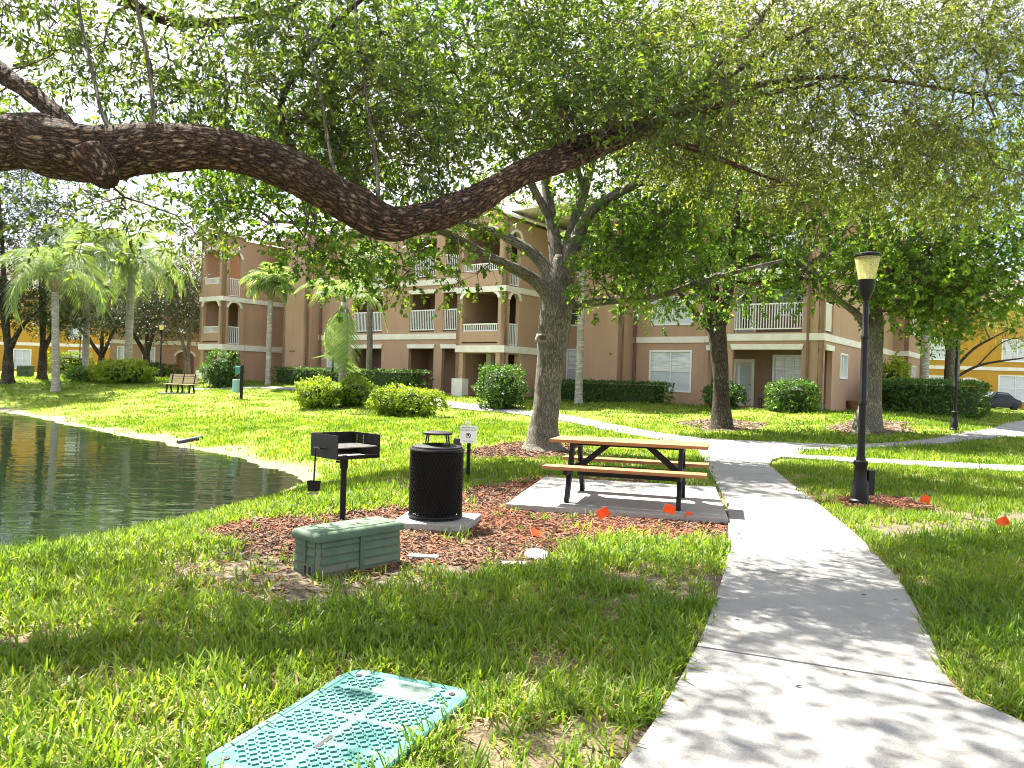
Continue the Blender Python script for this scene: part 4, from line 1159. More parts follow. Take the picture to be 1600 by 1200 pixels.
# ------------------------------------------------------------------ live oak whose limb reaches over the lawn (its trunk stands left of the frame)
oak = empty('live_oak', (0, 0, 0), 0, 'large live oak with a thick horizontal limb bending across the view', 'tree')
l_main = limb_pts([(0, 224, 84, 5.75), (80, 232, 86, 5.75), (150, 240, 84, 5.78), (220, 232, 74, 5.85), (290, 228, 67, 5.9), (360, 236, 63, 6.0), (430, 256, 63, 6.1),
                   (490, 287, 62, 6.2), (550, 322, 60, 6.3), (605, 349, 54, 6.4), (650, 343, 47, 6.55), (700, 332, 45, 6.7), (760, 302, 42, 6.9), (820, 268, 38, 7.1), (880, 241, 33, 7.4),
                   (940, 216, 28, 7.7), (1000, 194, 23, 8.0), (1060, 165, 17, 8.4), (1120, 130, 12, 8.8), (1200, 80, 8, 9.2), (1290, 30, 4, 9.6)])
tr_xy = (-6.4, 4.9)
l_main = [(tr_xy[0], tr_xy[1], 2.25, .26), (-5.4, 5.35, 2.75, .23)] + l_main
link('limb', limb_mesh('limb', l_main, BARK, sub=16, n=56, rough=.045, seed=3, vor=.006, vs=22), oak)
gt = gzf(*tr_xy)
l_tr = [(tr_xy[0] - .1, tr_xy[1], gt - .2, .62), (tr_xy[0] - .05, tr_xy[1], gt + .25, .47), (tr_xy[0], tr_xy[1], 1.3, .40), (tr_xy[0], tr_xy[1], 2.3, .40), (tr_xy[0] - .2, tr_xy[1] + .2, 3.6, .30), (tr_xy[0] - .1, tr_xy[1] + .6, 5.2, .22), (tr_xy[0] + .5, tr_xy[1] + 1.2, 7.0, .13), (tr_xy[0] + 1.0, tr_xy[1] + 1.6, 9.0, .05)]
link('trunk', limb_mesh('trunk', l_tr, BARK, sub=8, n=24, rough=.06, seed=5), oak)
l_oak = {
    'fork': [(800, 283, 26, 7.05), (865, 262, 24, 7.2), (930, 238, 22, 7.45), (995, 208, 19, 7.7), (1055, 178, 15, 8.0), (1110, 168, 11, 8.3), (1180, 150, 8, 8.7), (1280, 130, 5, 9.2)],
    'droop': [(1005, 205, 13, 7.75), (1045, 218, 11, 7.9), (1100, 238, 9, 8.1), (1160, 262, 6, 8.4), (1220, 285, 4, 8.7)],
    'back': [(-60, 60, 34, 6.3), (0, 112, 26, 6.2), (50, 148, 24, 6.05), (98, 188, 26, 5.9), (112, 215, 24, 5.8)],
    'top': [(150, -60, 20, 7.0), (200, 0, 18, 7.0), (255, 30, 16, 7.1), (310, 36, 15, 7.2), (380, 30, 11, 7.4), (460, 10, 7, 7.6)],
    'sucker_a': [(240, 205, 7, 5.88), (238, 150, 6, 5.9), (228, 80, 5.6, 5.95), (212, 0, 5, 6.0), (205, -70, 4, 6.0)],
    'sucker_b': [(172, 205, 7, 5.80), (158, 172, 6, 5.8), (142, 100, 5.5, 5.85), (128, 40, 5, 5.9), (116, -40, 4, 5.9)],
    'shoot_a': [(592, 335, 8, 6.35), (588, 260, 6, 6.4), (575, 170, 5, 6.5), (562, 80, 4, 6.6), (552, -20, 3, 6.7)],
    'shoot_b': [(525, 285, 7, 6.25), (512, 220, 5, 6.3), (500, 140, 4, 6.3), (478, 40, 3, 6.3)],
    'right_a': [(1060, 168, 13, 8.4), (1130, 90, 11, 8.8), (1180, 40, 9, 9.2), (1230, -30, 7, 9.6)],
    'right_b': [(1100, 150, 11, 8.6), (1200, 130, 9, 9.0), (1300, 120, 7, 9.5), (1420, 130, 5, 10.0), (1540, 150, 3, 10.4)],
    'sky_a': [(480, 280, 12, 6.2), (440, 160, 10, 6.8), (520, 40, 8, 7.4), (640, -60, 6, 8.2)],
    'stub': [(140, 240, 50, 5.62), (156, 262, 46, 5.60), (168, 280, 38, 5.58), (173, 287, 20, 5.57)],
}
oak_sk = [smooth_path(l_main, 6), smooth_path(l_tr, 6)]
for k_, v_ in l_oak.items():
    pts_ = limb_pts(v_)
    link('limb', limb_mesh('limb', pts_, BARK if k_ not in ('sucker_a', 'sucker_b', 'shoot_a', 'shoot_b') else BARK_G, sub=8, n=16, rough=.05, seed=len(k_), vor=.004 if k_ in ('fork', 'back', 'stub') else 0, vs=26), oak)
    if k_ != 'stub': oak_sk.append(smooth_path(pts_, 5))
def lobe(px, py, Y, rx, ry, rd, n):
    p = atY(px, py, Y); s = Y / FPX
    return (tuple(p), (rx * s, rd, ry * s), n)
oak_near = [lobe(430, 150, 7.0, 190, 110, 1.0, 44), lobe(560, 190, 6.8, 110, 110, .6, 34), lobe(640, 240, 7.2, 90, 70, .6, 22), lobe(300, 60, 7.0, 170, 90, 1.0, 26),
            lobe(700, 120, 8.0, 160, 110, 1.0, 34), lobe(830, 150, 8.2, 140, 100, .9, 34), lobe(60, 60, 6.8, 130, 90, .9, 20), lobe(200, 130, 7.2, 100, 60, .7, 10),
            lobe(900, 60, 8.6, 160, 90, 1.0, 30), lobe(90, 340, 7.6, 90, 60, .6, 8), lobe(250, 335, 7.5, 100, 45, .6, 10), lobe(20, 200, 7.6, 80, 60, .6, 6),
            lobe(520, 20, 7.6, 170, 70, 1.0, 24), lobe(870, 200, 7.6, 80, 40, .4, 12), lobe(960, 190, 7.3, 110, 60, .3, 18), lobe(1060, 160, 7.8, 110, 70, .4, 24)]
n_l = grow(oak, oak_sk, lobe_points(oak_near, 1, 1.35), None, 'oak', OAK, .074, .021, 8, 11, tl=.26, cl=.34, droop=.25, up=.35, seed=1, br=.007)
oak_right = [lobe(1050, 120, 9.0, 130, 120, 1.0, 60), lobe(1180, 110, 9.6, 170, 130, 1.2, 95), lobe(1330, 140, 10.2, 170, 140, 1.2, 95), lobe(1480, 90, 10.6, 150, 110, 1.2, 55), lobe(1170, 240, 9.4, 140, 70, 1.0, 44),
             lobe(1340, 235, 10.0, 140, 70, 1.0, 48), lobe(1090, 230, 8.8, 80, 50, .7, 16), lobe(1490, 260, 10.6, 110, 80, 1.0, 50), lobe(1210, 310, 9.6, 70, 30, .7, 6), lobe(1560, 180, 10.8, 120, 130, 1.0, 70), lobe(1440, 20, 10.6, 170, 90, 1.2, 60), lobe(1250, 10, 10, 170, 80, 1.2, 60), lobe(1560, 40, 11, 120, 90, 1, 30)]
n_l2 = grow(oak, oak_sk, lobe_points(oak_right, 2, 1.25), None, 'oak', OLIVE, .056, .018, 9, 12, tl=.26, cl=.40, droop=.3, up=.3, seed=2, br=.006, name_leaf='crown', hang=.2)
# unseen lobes of the crown above the frame, placed to shade path and lawn
oak_top = [((-4.6, 6.0, 6.3), (2.0, 2.0, .9), 12), ((-1.5, 7.2, 6.6), (1.5, 1.2, .6), 34), ((-.5, 8.6, 7.0), (1.4, 1.0, .6), 16), ((.2, 6.6, 6.2), (1.1, 1.0, .5), 12), ((2.2, 9.2, 7.6), (1.8, 1.6, .8), 8), ((-3.5, 10.5, 8.0), (2.0, 2.0, .9), 8), ((-7.0, 4, 7.0), (2.2, 3, 1.2), 40)]
n_l3 = grow(oak, oak_sk, lobe_points(oak_top, 3, 1.5), None, 'oak', OAK, .09, .03, 8, 9, tl=.3, cl=.45, droop=.2, up=.5, seed=3, br=.008, name_leaf='crown')
print('oak leaves', n_l, n_l2, n_l3)

# ------------------------------------------------------------------ broad-leaved trees on the lawn
def trunk_tree(name, label, base_px, trunk, limbs, lobes, bark, lmat, shape, llen, lwid, shoots, per, seed, D0, cl=.5, tl=.35, flare=1.75, br=.016, nseg=20, up=.5, rootflare=True, droop=.2, tint_shift=0.0, vor=0):
    g_ = G(*base_px)
    t = empty(name, g_, 0, label, 'tree')
    off = Vector(g_)
    tp = limb_pts(trunk)
    tp = [(p[0] - off.x, p[1] - off.y, p[2] - off.z, p[3]) for p in tp]
    tp[0] = (0, 0, 0.02, tp[0][3])
    pre = [(0, 0, -.25, tp[0][3] * flare * 1.15), (0, 0, .0, tp[0][3] * flare * .95), (0, 0, .16, tp[0][3] * 1.22)]
    tp = pre + [(p[0], p[1], max(p[2], .5 + .001 * i), p[3]) for i, p in enumerate(tp[1:])]
    link('trunk', limb_mesh('trunk', tp, bark, sub=8, n=nseg, rough=.045, seed=seed, vor=vor, vs=16), t)
    sk = [smooth_path(tp, 4)[-12:]]
    for l in limbs:
        q = [(p[0] - off.x, p[1] - off.y, p[2] - off.z, p[3]) for p in limb_pts(l)]
        link('limb', limb_mesh('limb', q, bark, sub=6, n=10, rough=.06, seed=seed + 1), t); sk.append(smooth_path(q, 5))
    L_ = [((c[0] - off.x, c[1] - off.y, c[2] - off.z), r_, n_) for c, r_, n_ in lobes]
    k = grow(t, sk, lobe_points(L_, seed, 1.7), None, shape, lmat, llen, lwid, shoots, per, tl=tl, cl=cl, droop=droop, up=up, seed=seed, br=br, bark=TWIG, tint_shift=tint_shift)
    print(label, k)
    return t
D1 = G(848, 703).y
shade_tree = trunk_tree('shade_tree', 'tall shade tree with knotted grey trunk behind the picnic table', (848, 703),
    [(848, 703, 46, D1), (851, 660, 44, D1), (856, 610, 42, D1), (861, 560, 44, D1), (866, 515, 49, D1), (872, 470, 50, D1), (876, 435, 40, D1), (880, 400, 26, D1)],
    [[(868, 478, 26, D1), (838, 440, 20, D1 - .2), (800, 418, 17, D1 - .6), (750, 394, 14, D1 - 1.1), (700, 366, 11, D1 - 1.6), (640, 350, 8, D1 - 2.2), (560, 345, 5, D1 - 2.8), (480, 350, 3, D1 - 3.2)],
     [(872, 460, 26, D1), (846, 410, 20, D1 + .2), (805, 378, 16, D1 + .3), (760, 358, 12, D1 + .4), (710, 345, 8, D1 + .5), (640, 330, 5, D1 + .6)],
     [(874, 450, 28, D1), (868, 390, 22, D1 + .3), (858, 320, 18, D1 + .8), (848, 240, 14, D1 + 1.2), (838, 150, 10, D1 + 1.5), (826, 40, 6, D1 + 1.8)],
     [(880, 450, 30, D1), (897, 385, 23, D1 - .2), (920, 335, 19, D1 - .5), (960, 305, 15, D1 - .9), (1010, 282, 11, D1 - 1.3), (1070, 252, 8, D1 - 1.7), (1140, 220, 5, D1 - 2.1)],
     [(878, 440, 26, D1), (892, 370, 20, D1 + .4), (912, 300, 16, D1 + .6), (934, 220, 12, D1 + .8), (960, 120, 8, D1 + 1.0), (980, 10, 5, D1 + 1.2)],
     [(884, 480, 14, D1), (940, 472, 12, D1 - .2), (1030, 462, 10, D1 - .4), (1085, 443, 9, D1 - .5), (1150, 425, 7, D1 - .6), (1222, 407, 5, D1 - .6)],
     [(862, 345, 13, D1 + .6), (800, 240, 11, D1 + .2), (740, 186, 10, D1 - .2), (690, 155, 8, D1 - .5), (634, 126, 7, D1 - .8), (580, 62, 5, D1 - 1.2), (540, 0, 3, D1 - 1.4)],
     [(852, 270, 11, D1 + 1.0), (790, 180, 9, D1 + 1.2), (740, 80, 7, D1 + 1.4), (700, -20, 5, D1 + 1.5)],
     [(740, 186, 7, D1 - .2), (715, 120, 5, D1 - .3), (690, 50, 4, D1 - .3), (680, -20, 3, D1 - .3)],
     [(912, 300, 10, D1 + .6), (880, 180, 8, D1), (850, 90, 6, D1 - .4), (820, 0, 4, D1 - .8)]],
    [lobe(390, 300, D1 - 3, 90, 56, .9, 18), lobe(480, 375, D1 - 3, 60, 46, .8, 11), lobe(590, 425, D1 - 2.6, 60, 40, .7, 8), lobe(690, 375, D1 - 1.6, 80, 36, .8, 8), lobe(740, 430, D1 - 1.6, 40, 30, .6, 2), lobe(620, 300, D1 - 1, 110, 60, 1.0, 10),
     lobe(970, 425, D1 - 1, 60, 50, .8, 18), lobe(1020, 360, D1 - 1, 80, 60, 1, 20), lobe(930, 320, D1 + .6, 70, 50, .8, 8), lobe(800, 290, D1 + .6, 80, 50, .8, 8), lobe(760, 90, D1, 140, 90, 1.3, 30), lobe(900, 150, D1, 120, 110, 1.2, 34),
     lobe(620, 90, D1 - 1, 110, 80, 1.2, 22), lobe(1050, 240, D1 - 1, 110, 80, 1.2, 34), lobe(1060, 90, D1 + .5, 140, 90, 1.4, 34), lobe(480, 240, D1 - 2.5, 110, 70, 1.2, 26), lobe(560, 10, D1, 140, 70, 1.2, 18), lobe(830, -40, D1, 200, 80, 1.5, 36),
     lobe(1130, 440, D1 - .8, 70, 28, .6, 10)],
    BARK_G, MAPLE, 'maple', .105, .046, 8, 9, 31, D1, cl=.55, tl=.36, vor=.010)
# knot on the trunk
kp = atY(850, 528, D1 - .245) - shade_tree.location
kn = MB(); kn.lathe([(.24, -.12), (.21, -.05), (.165, .0), (.135, .022), (.10, .018), (.075, -.03), (.0, -.045)], n=18, cap=False)
for i_, v_ in enumerate(kn.v): kn.v[i_] = (v_[0] * 1.15 + .02 * math.sin(i_ * 1.7), v_[1] * .62 + .012 * math.sin(i_ * 2.3), v_[2])
kn.build('knot', BARK_G, shade_tree, loc=kp, rot=(R(88), 0, R(-25)), smooth=True)
kn = MB(); kn.lathe([(.10, -.02), (.09, .012), (.0, .008)], n=14, cap=False); kn.v = [(a_ * 1.1, b_ * .55, c_) for a_, b_, c_ in kn.v]; kn.build('knot_hollow', BARK_D, shade_tree, loc=kp + Vector((0, -.004, 0)), rot=(R(88), 0, R(-25)))
D2 = G(1127, 668).y
trunk_tree('young_tree', 'slim dark forked tree on the lawn before the porch', (1127, 668),
    [(1127, 668, 29, D2), (1127, 620, 26, D2), (1125, 570, 25, D2), (1121, 525, 28, D2), (1119, 500, 27, D2)],
    [[(1117, 512, 20, D2), (1108, 470, 17, D2 - .2), (1098, 420, 15, D2 - .3), (1086, 350, 12, D2 - .4), (1076, 260, 9, D2 - .5), (1062, 150, 5, D2 - .5)],
     [(1124, 512, 20, D2), (1136, 465, 18, D2), (1142, 415, 15, D2), (1152, 330, 11, D2 + .2), (1168, 220, 7, D2 + .3), (1180, 120, 4, D2 + .3)],
     [(1116, 520, 11, D2), (1098, 502, 9, D2 - .4), (1078, 478, 8, D2 - .6), (1056, 452, 6, D2 - .8), (1020, 420, 4, D2 - 1)],
     [(1140, 430, 9, D2), (1180, 400, 8, D2 - .5), (1225, 410, 6, D2 - 1), (1262, 420, 4, D2 - 1.4)]],
    [lobe(1060, 400, D2 - .5, 70, 60, 1.4, 26), lobe(1110, 330, D2, 110, 70, 1.8, 36), lobe(1180, 390, D2, 60, 50, 1.4, 16), lobe(1020, 460, D2 - 1, 50, 28, .9, 8), lobe(1120, 220, D2, 120, 80, 2, 34), lobe(1210, 320, D2, 70, 60, 1.6, 18), lobe(1000, 330, D2, 60, 60, 1.4, 14)],
    BARK_D, MAPLE, 'maple', .13, .058, 8, 8, 41, D2, cl=.75, tl=.45, br=.02, flare=1.5)
D3 = G(1357, 672).y
trunk_tree('oak_tree', 'broad grey trunked oak behind the black lamp post, near the clipped hedge', (1357, 672),
    [(1357, 672, 37, D3), (1360, 630, 33, D3), (1362, 580, 30, D3), (1364, 540, 29, D3), (1366, 500, 26, D3), (1363, 455, 20, D3)],
    [[(1363, 470, 18, D3), (1356, 400, 15, D3), (1350, 320, 11, D3 + .3), (1345, 200, 6, D3 + .5)],
     [(1362, 525, 15, D3), (1340, 492, 12, D3 - .4), (1312, 470, 9, D3 - .7), (1284, 440, 7, D3 - 1), (1262, 405, 4, D3 - 1.2)],
     [(1366, 490, 15, D3), (1390, 430, 12, D3 - .4), (1430, 370, 9, D3 - .8), (1490, 320, 6, D3 - 1.2), (1560, 300, 4, D3 - 1.5)]],
    [lobe(1290, 420, D3 - 1, 50, 45, 1.2, 18), lobe(1400, 450, D3 - .8, 60, 50, 1.4, 26), lobe(1470, 470, D3 - 1.2, 60, 40, 1.2, 22), lobe(1380, 360, D3, 90, 60, 1.8, 28), lobe(1490, 380, D3 - 1, 90, 60, 1.8, 30), lobe(1570, 420, D3 - 1, 70, 70, 1.6, 24), lobe(1300, 330, D3, 70, 60, 1.6, 16), lobe(1440, 280, D3, 120, 60, 2, 24), lobe(1590, 300, D3, 90, 80, 2, 24)],
    BARK_G, MAPLE, 'maple', .14, .062, 8, 8, 51, D3, cl=.8, tl=.48, br=.02, tint_shift=.05, flare=1.5)
trunk_tree('slender_tree', 'slender tree with bare arching branches before the yellow building', (1560, 645),
    [(1470, 628, 13, 44), (1473, 590, 12, 44), (1476, 560, 11, 44), (1480, 520, 9, 44)],
    [[(1476, 575, 8, 44), (1510, 560, 6, 43.6), (1550, 548, 5, 43.2), (1590, 545, 4, 43), (1640, 540, 3, 42.8)], [(1477, 570, 8, 44), (1505, 530, 7, 43.6), (1540, 505, 5, 43.4), (1580, 480, 4, 43)], [(1478, 540, 7, 44), (1470, 490, 6, 44), (1460, 440, 4, 44)]],
    [lobe(1560, 500, 43, 70, 30, 2, 26), lobe(1500, 470, 43, 60, 30, 2, 18), lobe(1590, 455, 43, 60, 40, 2, 20), lobe(1455, 430, 44, 60, 40, 2, 14)],
    BARK_D, OLIVE, 'oak', .15, .032, 8, 9, 61, 44, cl=.9, tl=.6, br=.025, flare=1.2) if False else None
def place_tree(name, label, base, h, trunk_r, limbs, lobes, bark, lmat, shape, llen, lwid, shoots, per, seed, cl=.8, tl=.5, br=.02, up=.5, tint_shift=0.0, bend=(0, 0), flare=1.5, group=None, droop=.2):
    """tree given in metres about its own foot"""
    z_ = gzf(*base)
    t = empty(name, (base[0], base[1], z_), 0, label, 'tree', group)
    tp = [(0, 0, -.3, trunk_r * flare * 1.1), (0, 0, 0, trunk_r * flare), (0, 0, .3, trunk_r * 1.1), (bend[0] * .3, bend[1] * .3, h * .35, trunk_r), (bend[0], bend[1], h, trunk_r * .6)]
    link('trunk', limb_mesh('trunk', tp, bark, sub=6, n=12, rough=.06, seed=seed), t)
    sk = [smooth_path(tp, 4)[-8:]]
    for l in limbs:
        link('limb', limb_mesh('limb', l, bark, sub=5, n=8, rough=.07, seed=seed), t); sk.append(smooth_path(l, 5))
    k = grow(t, sk, lobe_points(lobes, seed), None, shape, lmat, llen, lwid, shoots, per, tl=tl, cl=cl, seed=seed, br=br, up=up, tint_shift=tint_shift, droop=droop)
    return t
p = atY(1478, 630, 46)
place_tree('slender_tree', 'slender tree with bare arching branches before the yellow building', (p.x, p.y), 4.2, .16,
    [[(0, 0, 1.6, .10), (1.6, -.3, 2.6, .08), (3.2, -.5, 3.0, .06), (5.2, -.6, 3.3, .03)], [(0, 0, 1.9, .10), (1.4, -.2, 3.6, .08), (3.0, -.3, 4.6, .05), (4.6, -.4, 5.6, .03)], [(0, 0, 3.4, .1), (-.4, 0, 5.2, .07), (-.8, 0, 7.0, .03)], [(1.6, -.3, 2.6, .05), (2.8, -.6, 4.0, .035), (4.0, -.8, 4.4, .02)]],
    [((3.4, -.4, 5.2), (2.2, 1.4, .9), 30), ((1.4, -.2, 6.2), (1.8, 1.4, 1.0), 22), ((4.8, -.4, 6.6), (2.0, 1.6, 1.4), 24), ((-.6, 0, 7.2), (2.2, 1.6, 1.4), 18), ((4.6, -.6, 3.9), (1.2, .8, .5), 8)],
    BARK_D, OLIVE, 'oak', .16, .034, 8, 9, 61, tint_shift=.15)
# dark oaks across the pond and behind the building's left end
FAR = [('dark oak mass behind the middle palm, before the yellow wall', (158, 584), 60, 2.0, .28, [((0, 0, 5.2), (4.0, 3, 1.8), 80), ((-3.2, 0, 4.6), (2.6, 2.4, 1.4), 40), ((2.5, 0, 6.2), (2.6, 2.4, 1.4), 36)]),
       ('broad dark oak at the far left edge across the pond', (12, 590), 44, 2.6, .30, [((-1.0, 0, 6.2), (3.6, 3, 2.6), 70), ((1.8, 0, 4.2), (2.4, 2.4, 1.4), 36), ((-1.5, 0, 9.6), (3.4, 3, 2.4), 50), ((-1, 0, 12.6), (3.4, 3, 2.2), 50)]),
       ('dark oak with leaning trunk left of the first palm', (66, 588), 46, 2.4, .26, [((0, 0, 5.4), (2.8, 2.6, 2.0), 60), ((1.6, 0, 3.8), (1.8, 2, 1.0), 22), ((-.5, 0, 8.6), (3, 2.6, 2.2), 44), ((0, 0, 11.4), (2.6, 2.6, 1.8), 30)]),
       ('spreading dark oak between the palms and the lamp', (228, 585), 56, 2.2, .30, [((0, 0, 4.6), (4.2, 3.2, 2.0), 84), ((-2.6, 0, 4.6), (2.6, 2.4, 1.6), 40), ((1.6, 0, 6.8), (3.2, 3, 1.4), 36)]),
       ('low branching oak beside the white tower plinth', (292, 586), 54, 1.6, .24, [((.2, 0, 4.6), (2.4, 2.4, 2.2), 56), ((-1.5, 0, 6.2), (2.6, 2.4, 1.4), 36), ((.6, 0, 7.6), (2.0, 2, 1.4), 20)])]
for i, (lab, b_, Y, h_, tr_, lobes_) in enumerate(FAR):
    p = atY(b_[0], b_[1], Y)
    lm = [[(0, 0, h_ * .7, tr_ * .6), (c_[0] * .4, c_[1] * .4, h_ + (c_[2] - h_) * .4, tr_ * .4), (c_[0] * .9, c_[1], c_[2], tr_ * .12)] for c_, r_, n_ in lobes_]
    place_tree('background_oak', lab, (p.x, p.y), h_, tr_, lm, lobes_, BARK_D if i != 4 else BARK_G, DARKOAK, 'round', .16, .055, 9, 9, 70 + i, cl=.85, tl=.5, br=.02, group='oaks across the pond', tint_shift=.08 if i < 2 else 0)
# paler trees far behind, closing the view
BACK = [('pale green tree far behind the palms', -53, 90, 8.5, 5.5), ('tall pale tree behind the dark oak and brown building', -36, 84, 7.5, 4.4), ('tree top rising behind the tower roof', -29, 78, 10, 4.2), ('far tree beyond the yellow building on the left', -76, 92, 14, 8.5), ('green tree far beyond the clipped hedge', 36, 80, 10, 6), ('green tree far beyond the parked car', 52, 84, 10, 6.5), ('rear tree at the right behind the slender tree', 27.5, 58, 8.5, 4.0)]
for i, (lab, X_, Y_, hh, rr) in enumerate(BACK):
    place_tree('background_tree', lab, (X_, Y_), hh * .5, .3, [[(0, 0, hh * .45, .2), (1, 0, hh * .8, .1), (1.5, 0, hh * 1.1, .04)]],
               [((0, 0, hh), (rr, rr * .8, rr * .75), 110), ((rr * .5, 0, hh * .65), (rr * .6, rr * .6, rr * .4), 40), ((-rr * .6, 0, hh * .7), (rr * .6, rr * .6, rr * .4), 40)], BARK_D, MAPLE, 'round', .26, .09, 7, 8, 90 + i, cl=1.1, tl=.8, br=.03, group='trees far behind', tint_shift=.05)

# ------------------------------------------------------------------ palms
def frond_mesh(name, seed, Ln, arch, leaflets=34, ll=.5, lw=.028, fan=False):
    r = np.random.default_rng(seed)
    P, D, Nn, Lg, Wd, ti = [], [], [], [], [], []
    mb = MB(); pts, rad = [], []
    for i in range(12):
        t = i / 11; pts.append(Vector((Ln * (math.sin(arch * t) / arch if arch else t), 0, Ln * .55 * t - Ln * .95 * t * t * (arch / 1.6)))); rad.append(.022 * (1 - t) + .004)
    V, F = tube_np(pts, rad, 4)
    for s in (-1, 1):
        for k in range(leaflets):
            t = .14 + .86 * k / leaflets; f = t * 11; i = min(int(f), 10); q = pts[i].lerp(pts[i + 1], f - i); tg = (pts[i + 1] - pts[i]).normalized()
            side = Vector((0, s, 0)); d = (side * .85 + tg * .55 + Vector((0, 0, r.uniform(-.55, .25)))).normalized()
            P.append(q); D.append(d); nn = Vector((0, 0, 1)) + Vector(r.normal(0, .25, 3)); nn = (nn - d * nn.dot(d)).normalized(); Nn.append(nn)
            Lg.append(ll * (1 - .55 * abs(t - .45)) * r.uniform(.8, 1.15)); Wd.append(lw * r.uniform(.8, 1.2)); ti.append(r.uniform(.2, .95))
    P, D, Nn = (np.array([tuple(v) for v in a]) for a in (P, D, Nn)); Lg, Wd, ti = map(np.array, (Lg, Wd, ti))
    # leaflets droop: three sections each
    S = np.cross(D, Nn); n = len(P); VV = []
    for t, w in ((0, .5), (.35, 1), (.7, .8), (1, .08)):
        C_ = P + D * (Lg * t)[:, None] + np.array([0, 0, -1.0]) * (Lg * .62 * t * t)[:, None]
        VV += [C_ - S * (Wd * w)[:, None], C_ + S * (Wd * w)[:, None]]
    VV = np.stack(VV, 1); f = []
    for k in range(3): f += [2 * k, 2 * k + 1, 2 * k + 3, 2 * k + 2]
    FF = (np.arange(n)[:, None] * 8 + np.array(f)[None, :]).ravel()
    base = len(V)
    allV = np.concatenate([np.array([tuple(v) for v in V]), VV.reshape(-1, 3)])
    allF = np.concatenate([np.array(F).ravel(), FF + base])
    tint = np.concatenate([np.full(len(F), .5), np.repeat(ti, 3)])
    return np_mesh(name, allV, allF, 4, PALMM, tint=tint)
def palm(name, label, base, h, r0, nf, fl, kind, group, seed, arch=1.5, bark=None, boot=True, lean=(0, 0), low=-.5):
    r = random.Random(seed)
    z_ = gzf(*base)
    t = empty(name, (base[0], base[1], z_), 0, label, 'palm tree', group)
    tp = [(0, 0, -.3, r0 * 1.5), (0, 0, .0, r0 * 1.35), (0, 0, .5, r0 * 1.05), (lean[0] * .4, lean[1] * .4, h * .5, r0 * .95), (lean[0], lean[1], h, r0 * .9)]
    link('trunk', limb_mesh('trunk', tp, bark or PALMBARK, sub=8, n=14, rough=.03, seed=seed), t)
    top = Vector((lean[0], lean[1], h))
    if boot:
        b = MB()
        b.lathe([(r0 * .9, -.25), (r0 * 1.7, .1), (r0 * 1.6, .5), (r0 * .7, 1.0), (.03, 1.4)], n=12); b.build('crown_shaft', pmat('palm_boot', (.30, .22, .13), (.16, .11, .06), scale=9, rough=.9, bump=.8, bscale=14, bdist=.05, stretch=(1, 1, .3)), t, loc=top, smooth=True)
    ms = PALMS[kind]
    for i in range(nf):
        a = i * 2.39996 + r.uniform(-.2, .2); q = i / nf
        el = 1.45 - q * (1.45 - low) + r.uniform(-.12, .12)
        o = link('frond', ms[i % len(ms)], t, top + Vector((0, 0, .55 if boot else 0)), (0, -el * .80, a), (fl * r.uniform(.85, 1.1),) * 3)
    return t
PALMS = {'queen': [frond_mesh('frond', 1 + i, 3.2, 1.25 + .25 * i, 72, .70, .0115) for i in range(3)],
         'sabal': [frond_mesh('frond', 11 + i, 1.5, .9 + .4 * i, 34, .75, .018) for i in range(2)]}
pl = lambda px, Y: (atY(px, 590, Y).x, Y)
palm('queen_palm', 'leftmost grey queen palm, nearest the pond bank', pl(87, 40), 5.4, .19, 22, 1.15, 'queen', 'tall palms across the pond', 1, lean=(-.15, 0))
palm('queen_palm', 'middle queen palm with the slimmest trunk of three', pl(133, 46), 7.2, .19, 22, 1.15, 'queen', 'tall palms across the pond', 2)
palm('queen_palm', 'thick queen palm rising from the rounded lime shrub', pl(199, 47), 6.6, .23, 24, 1.35, 'queen', 'tall palms across the pond', 3, lean=(.1, 0), low=-.75)
palm('sabal_palm', 'short cabbage palm standing before the shaded wing wall', pl(419, 43), 5.0, .15, 22, 1.0, 'sabal', 'cabbage palms by the building', 4)
palm('sabal_palm', 'cabbage palm before the balcony with the leaning trunk', pl(577, 40), 6.0, .16, 18, .9, 'sabal', 'cabbage palms by the building', 5, lean=(-.1, 0), bark=BARK_G)
palm('sabal_palm', 'cabbage palm trunk beside the blind pier, crown lost in leaves', pl(905, 34.8), 6.4, .17, 16, .9, 'sabal', 'cabbage palms by the building', 6)
palm('sabal_palm', 'smooth palm trunk rising behind the round clipped hedge', pl(1444, 42), 6.0, .24, 14, .9, 'sabal', 'palms on the right', 7)
palm('sabal_palm', 'stouter palm trunk behind the far lamp post', pl(1489, 43), 7.2, .33, 14, .9, 'sabal', 'palms on the right', 8, bark=BARK_G)
# feathery palm with hanging fronds among the lime shrubs
fp = palm('feather_palm', 'pale trunked palm with long fronds hanging down its stem', pl(535, 33.5), 4.4, .17, 9, .8, 'queen', None, 9, boot=False, low=.3)
for i, (a, s) in enumerate(((-1.2, 1.0), (-1.9, .95), (-.5, .9), (2.4, .9), (-2.6, 1.0))):
    link('frond', PALMS['queen'][i % 3], fp, (0, 0, 4.3), (0, R(62 + 6 * (i % 3)), a), (s * 1.15,) * 3)

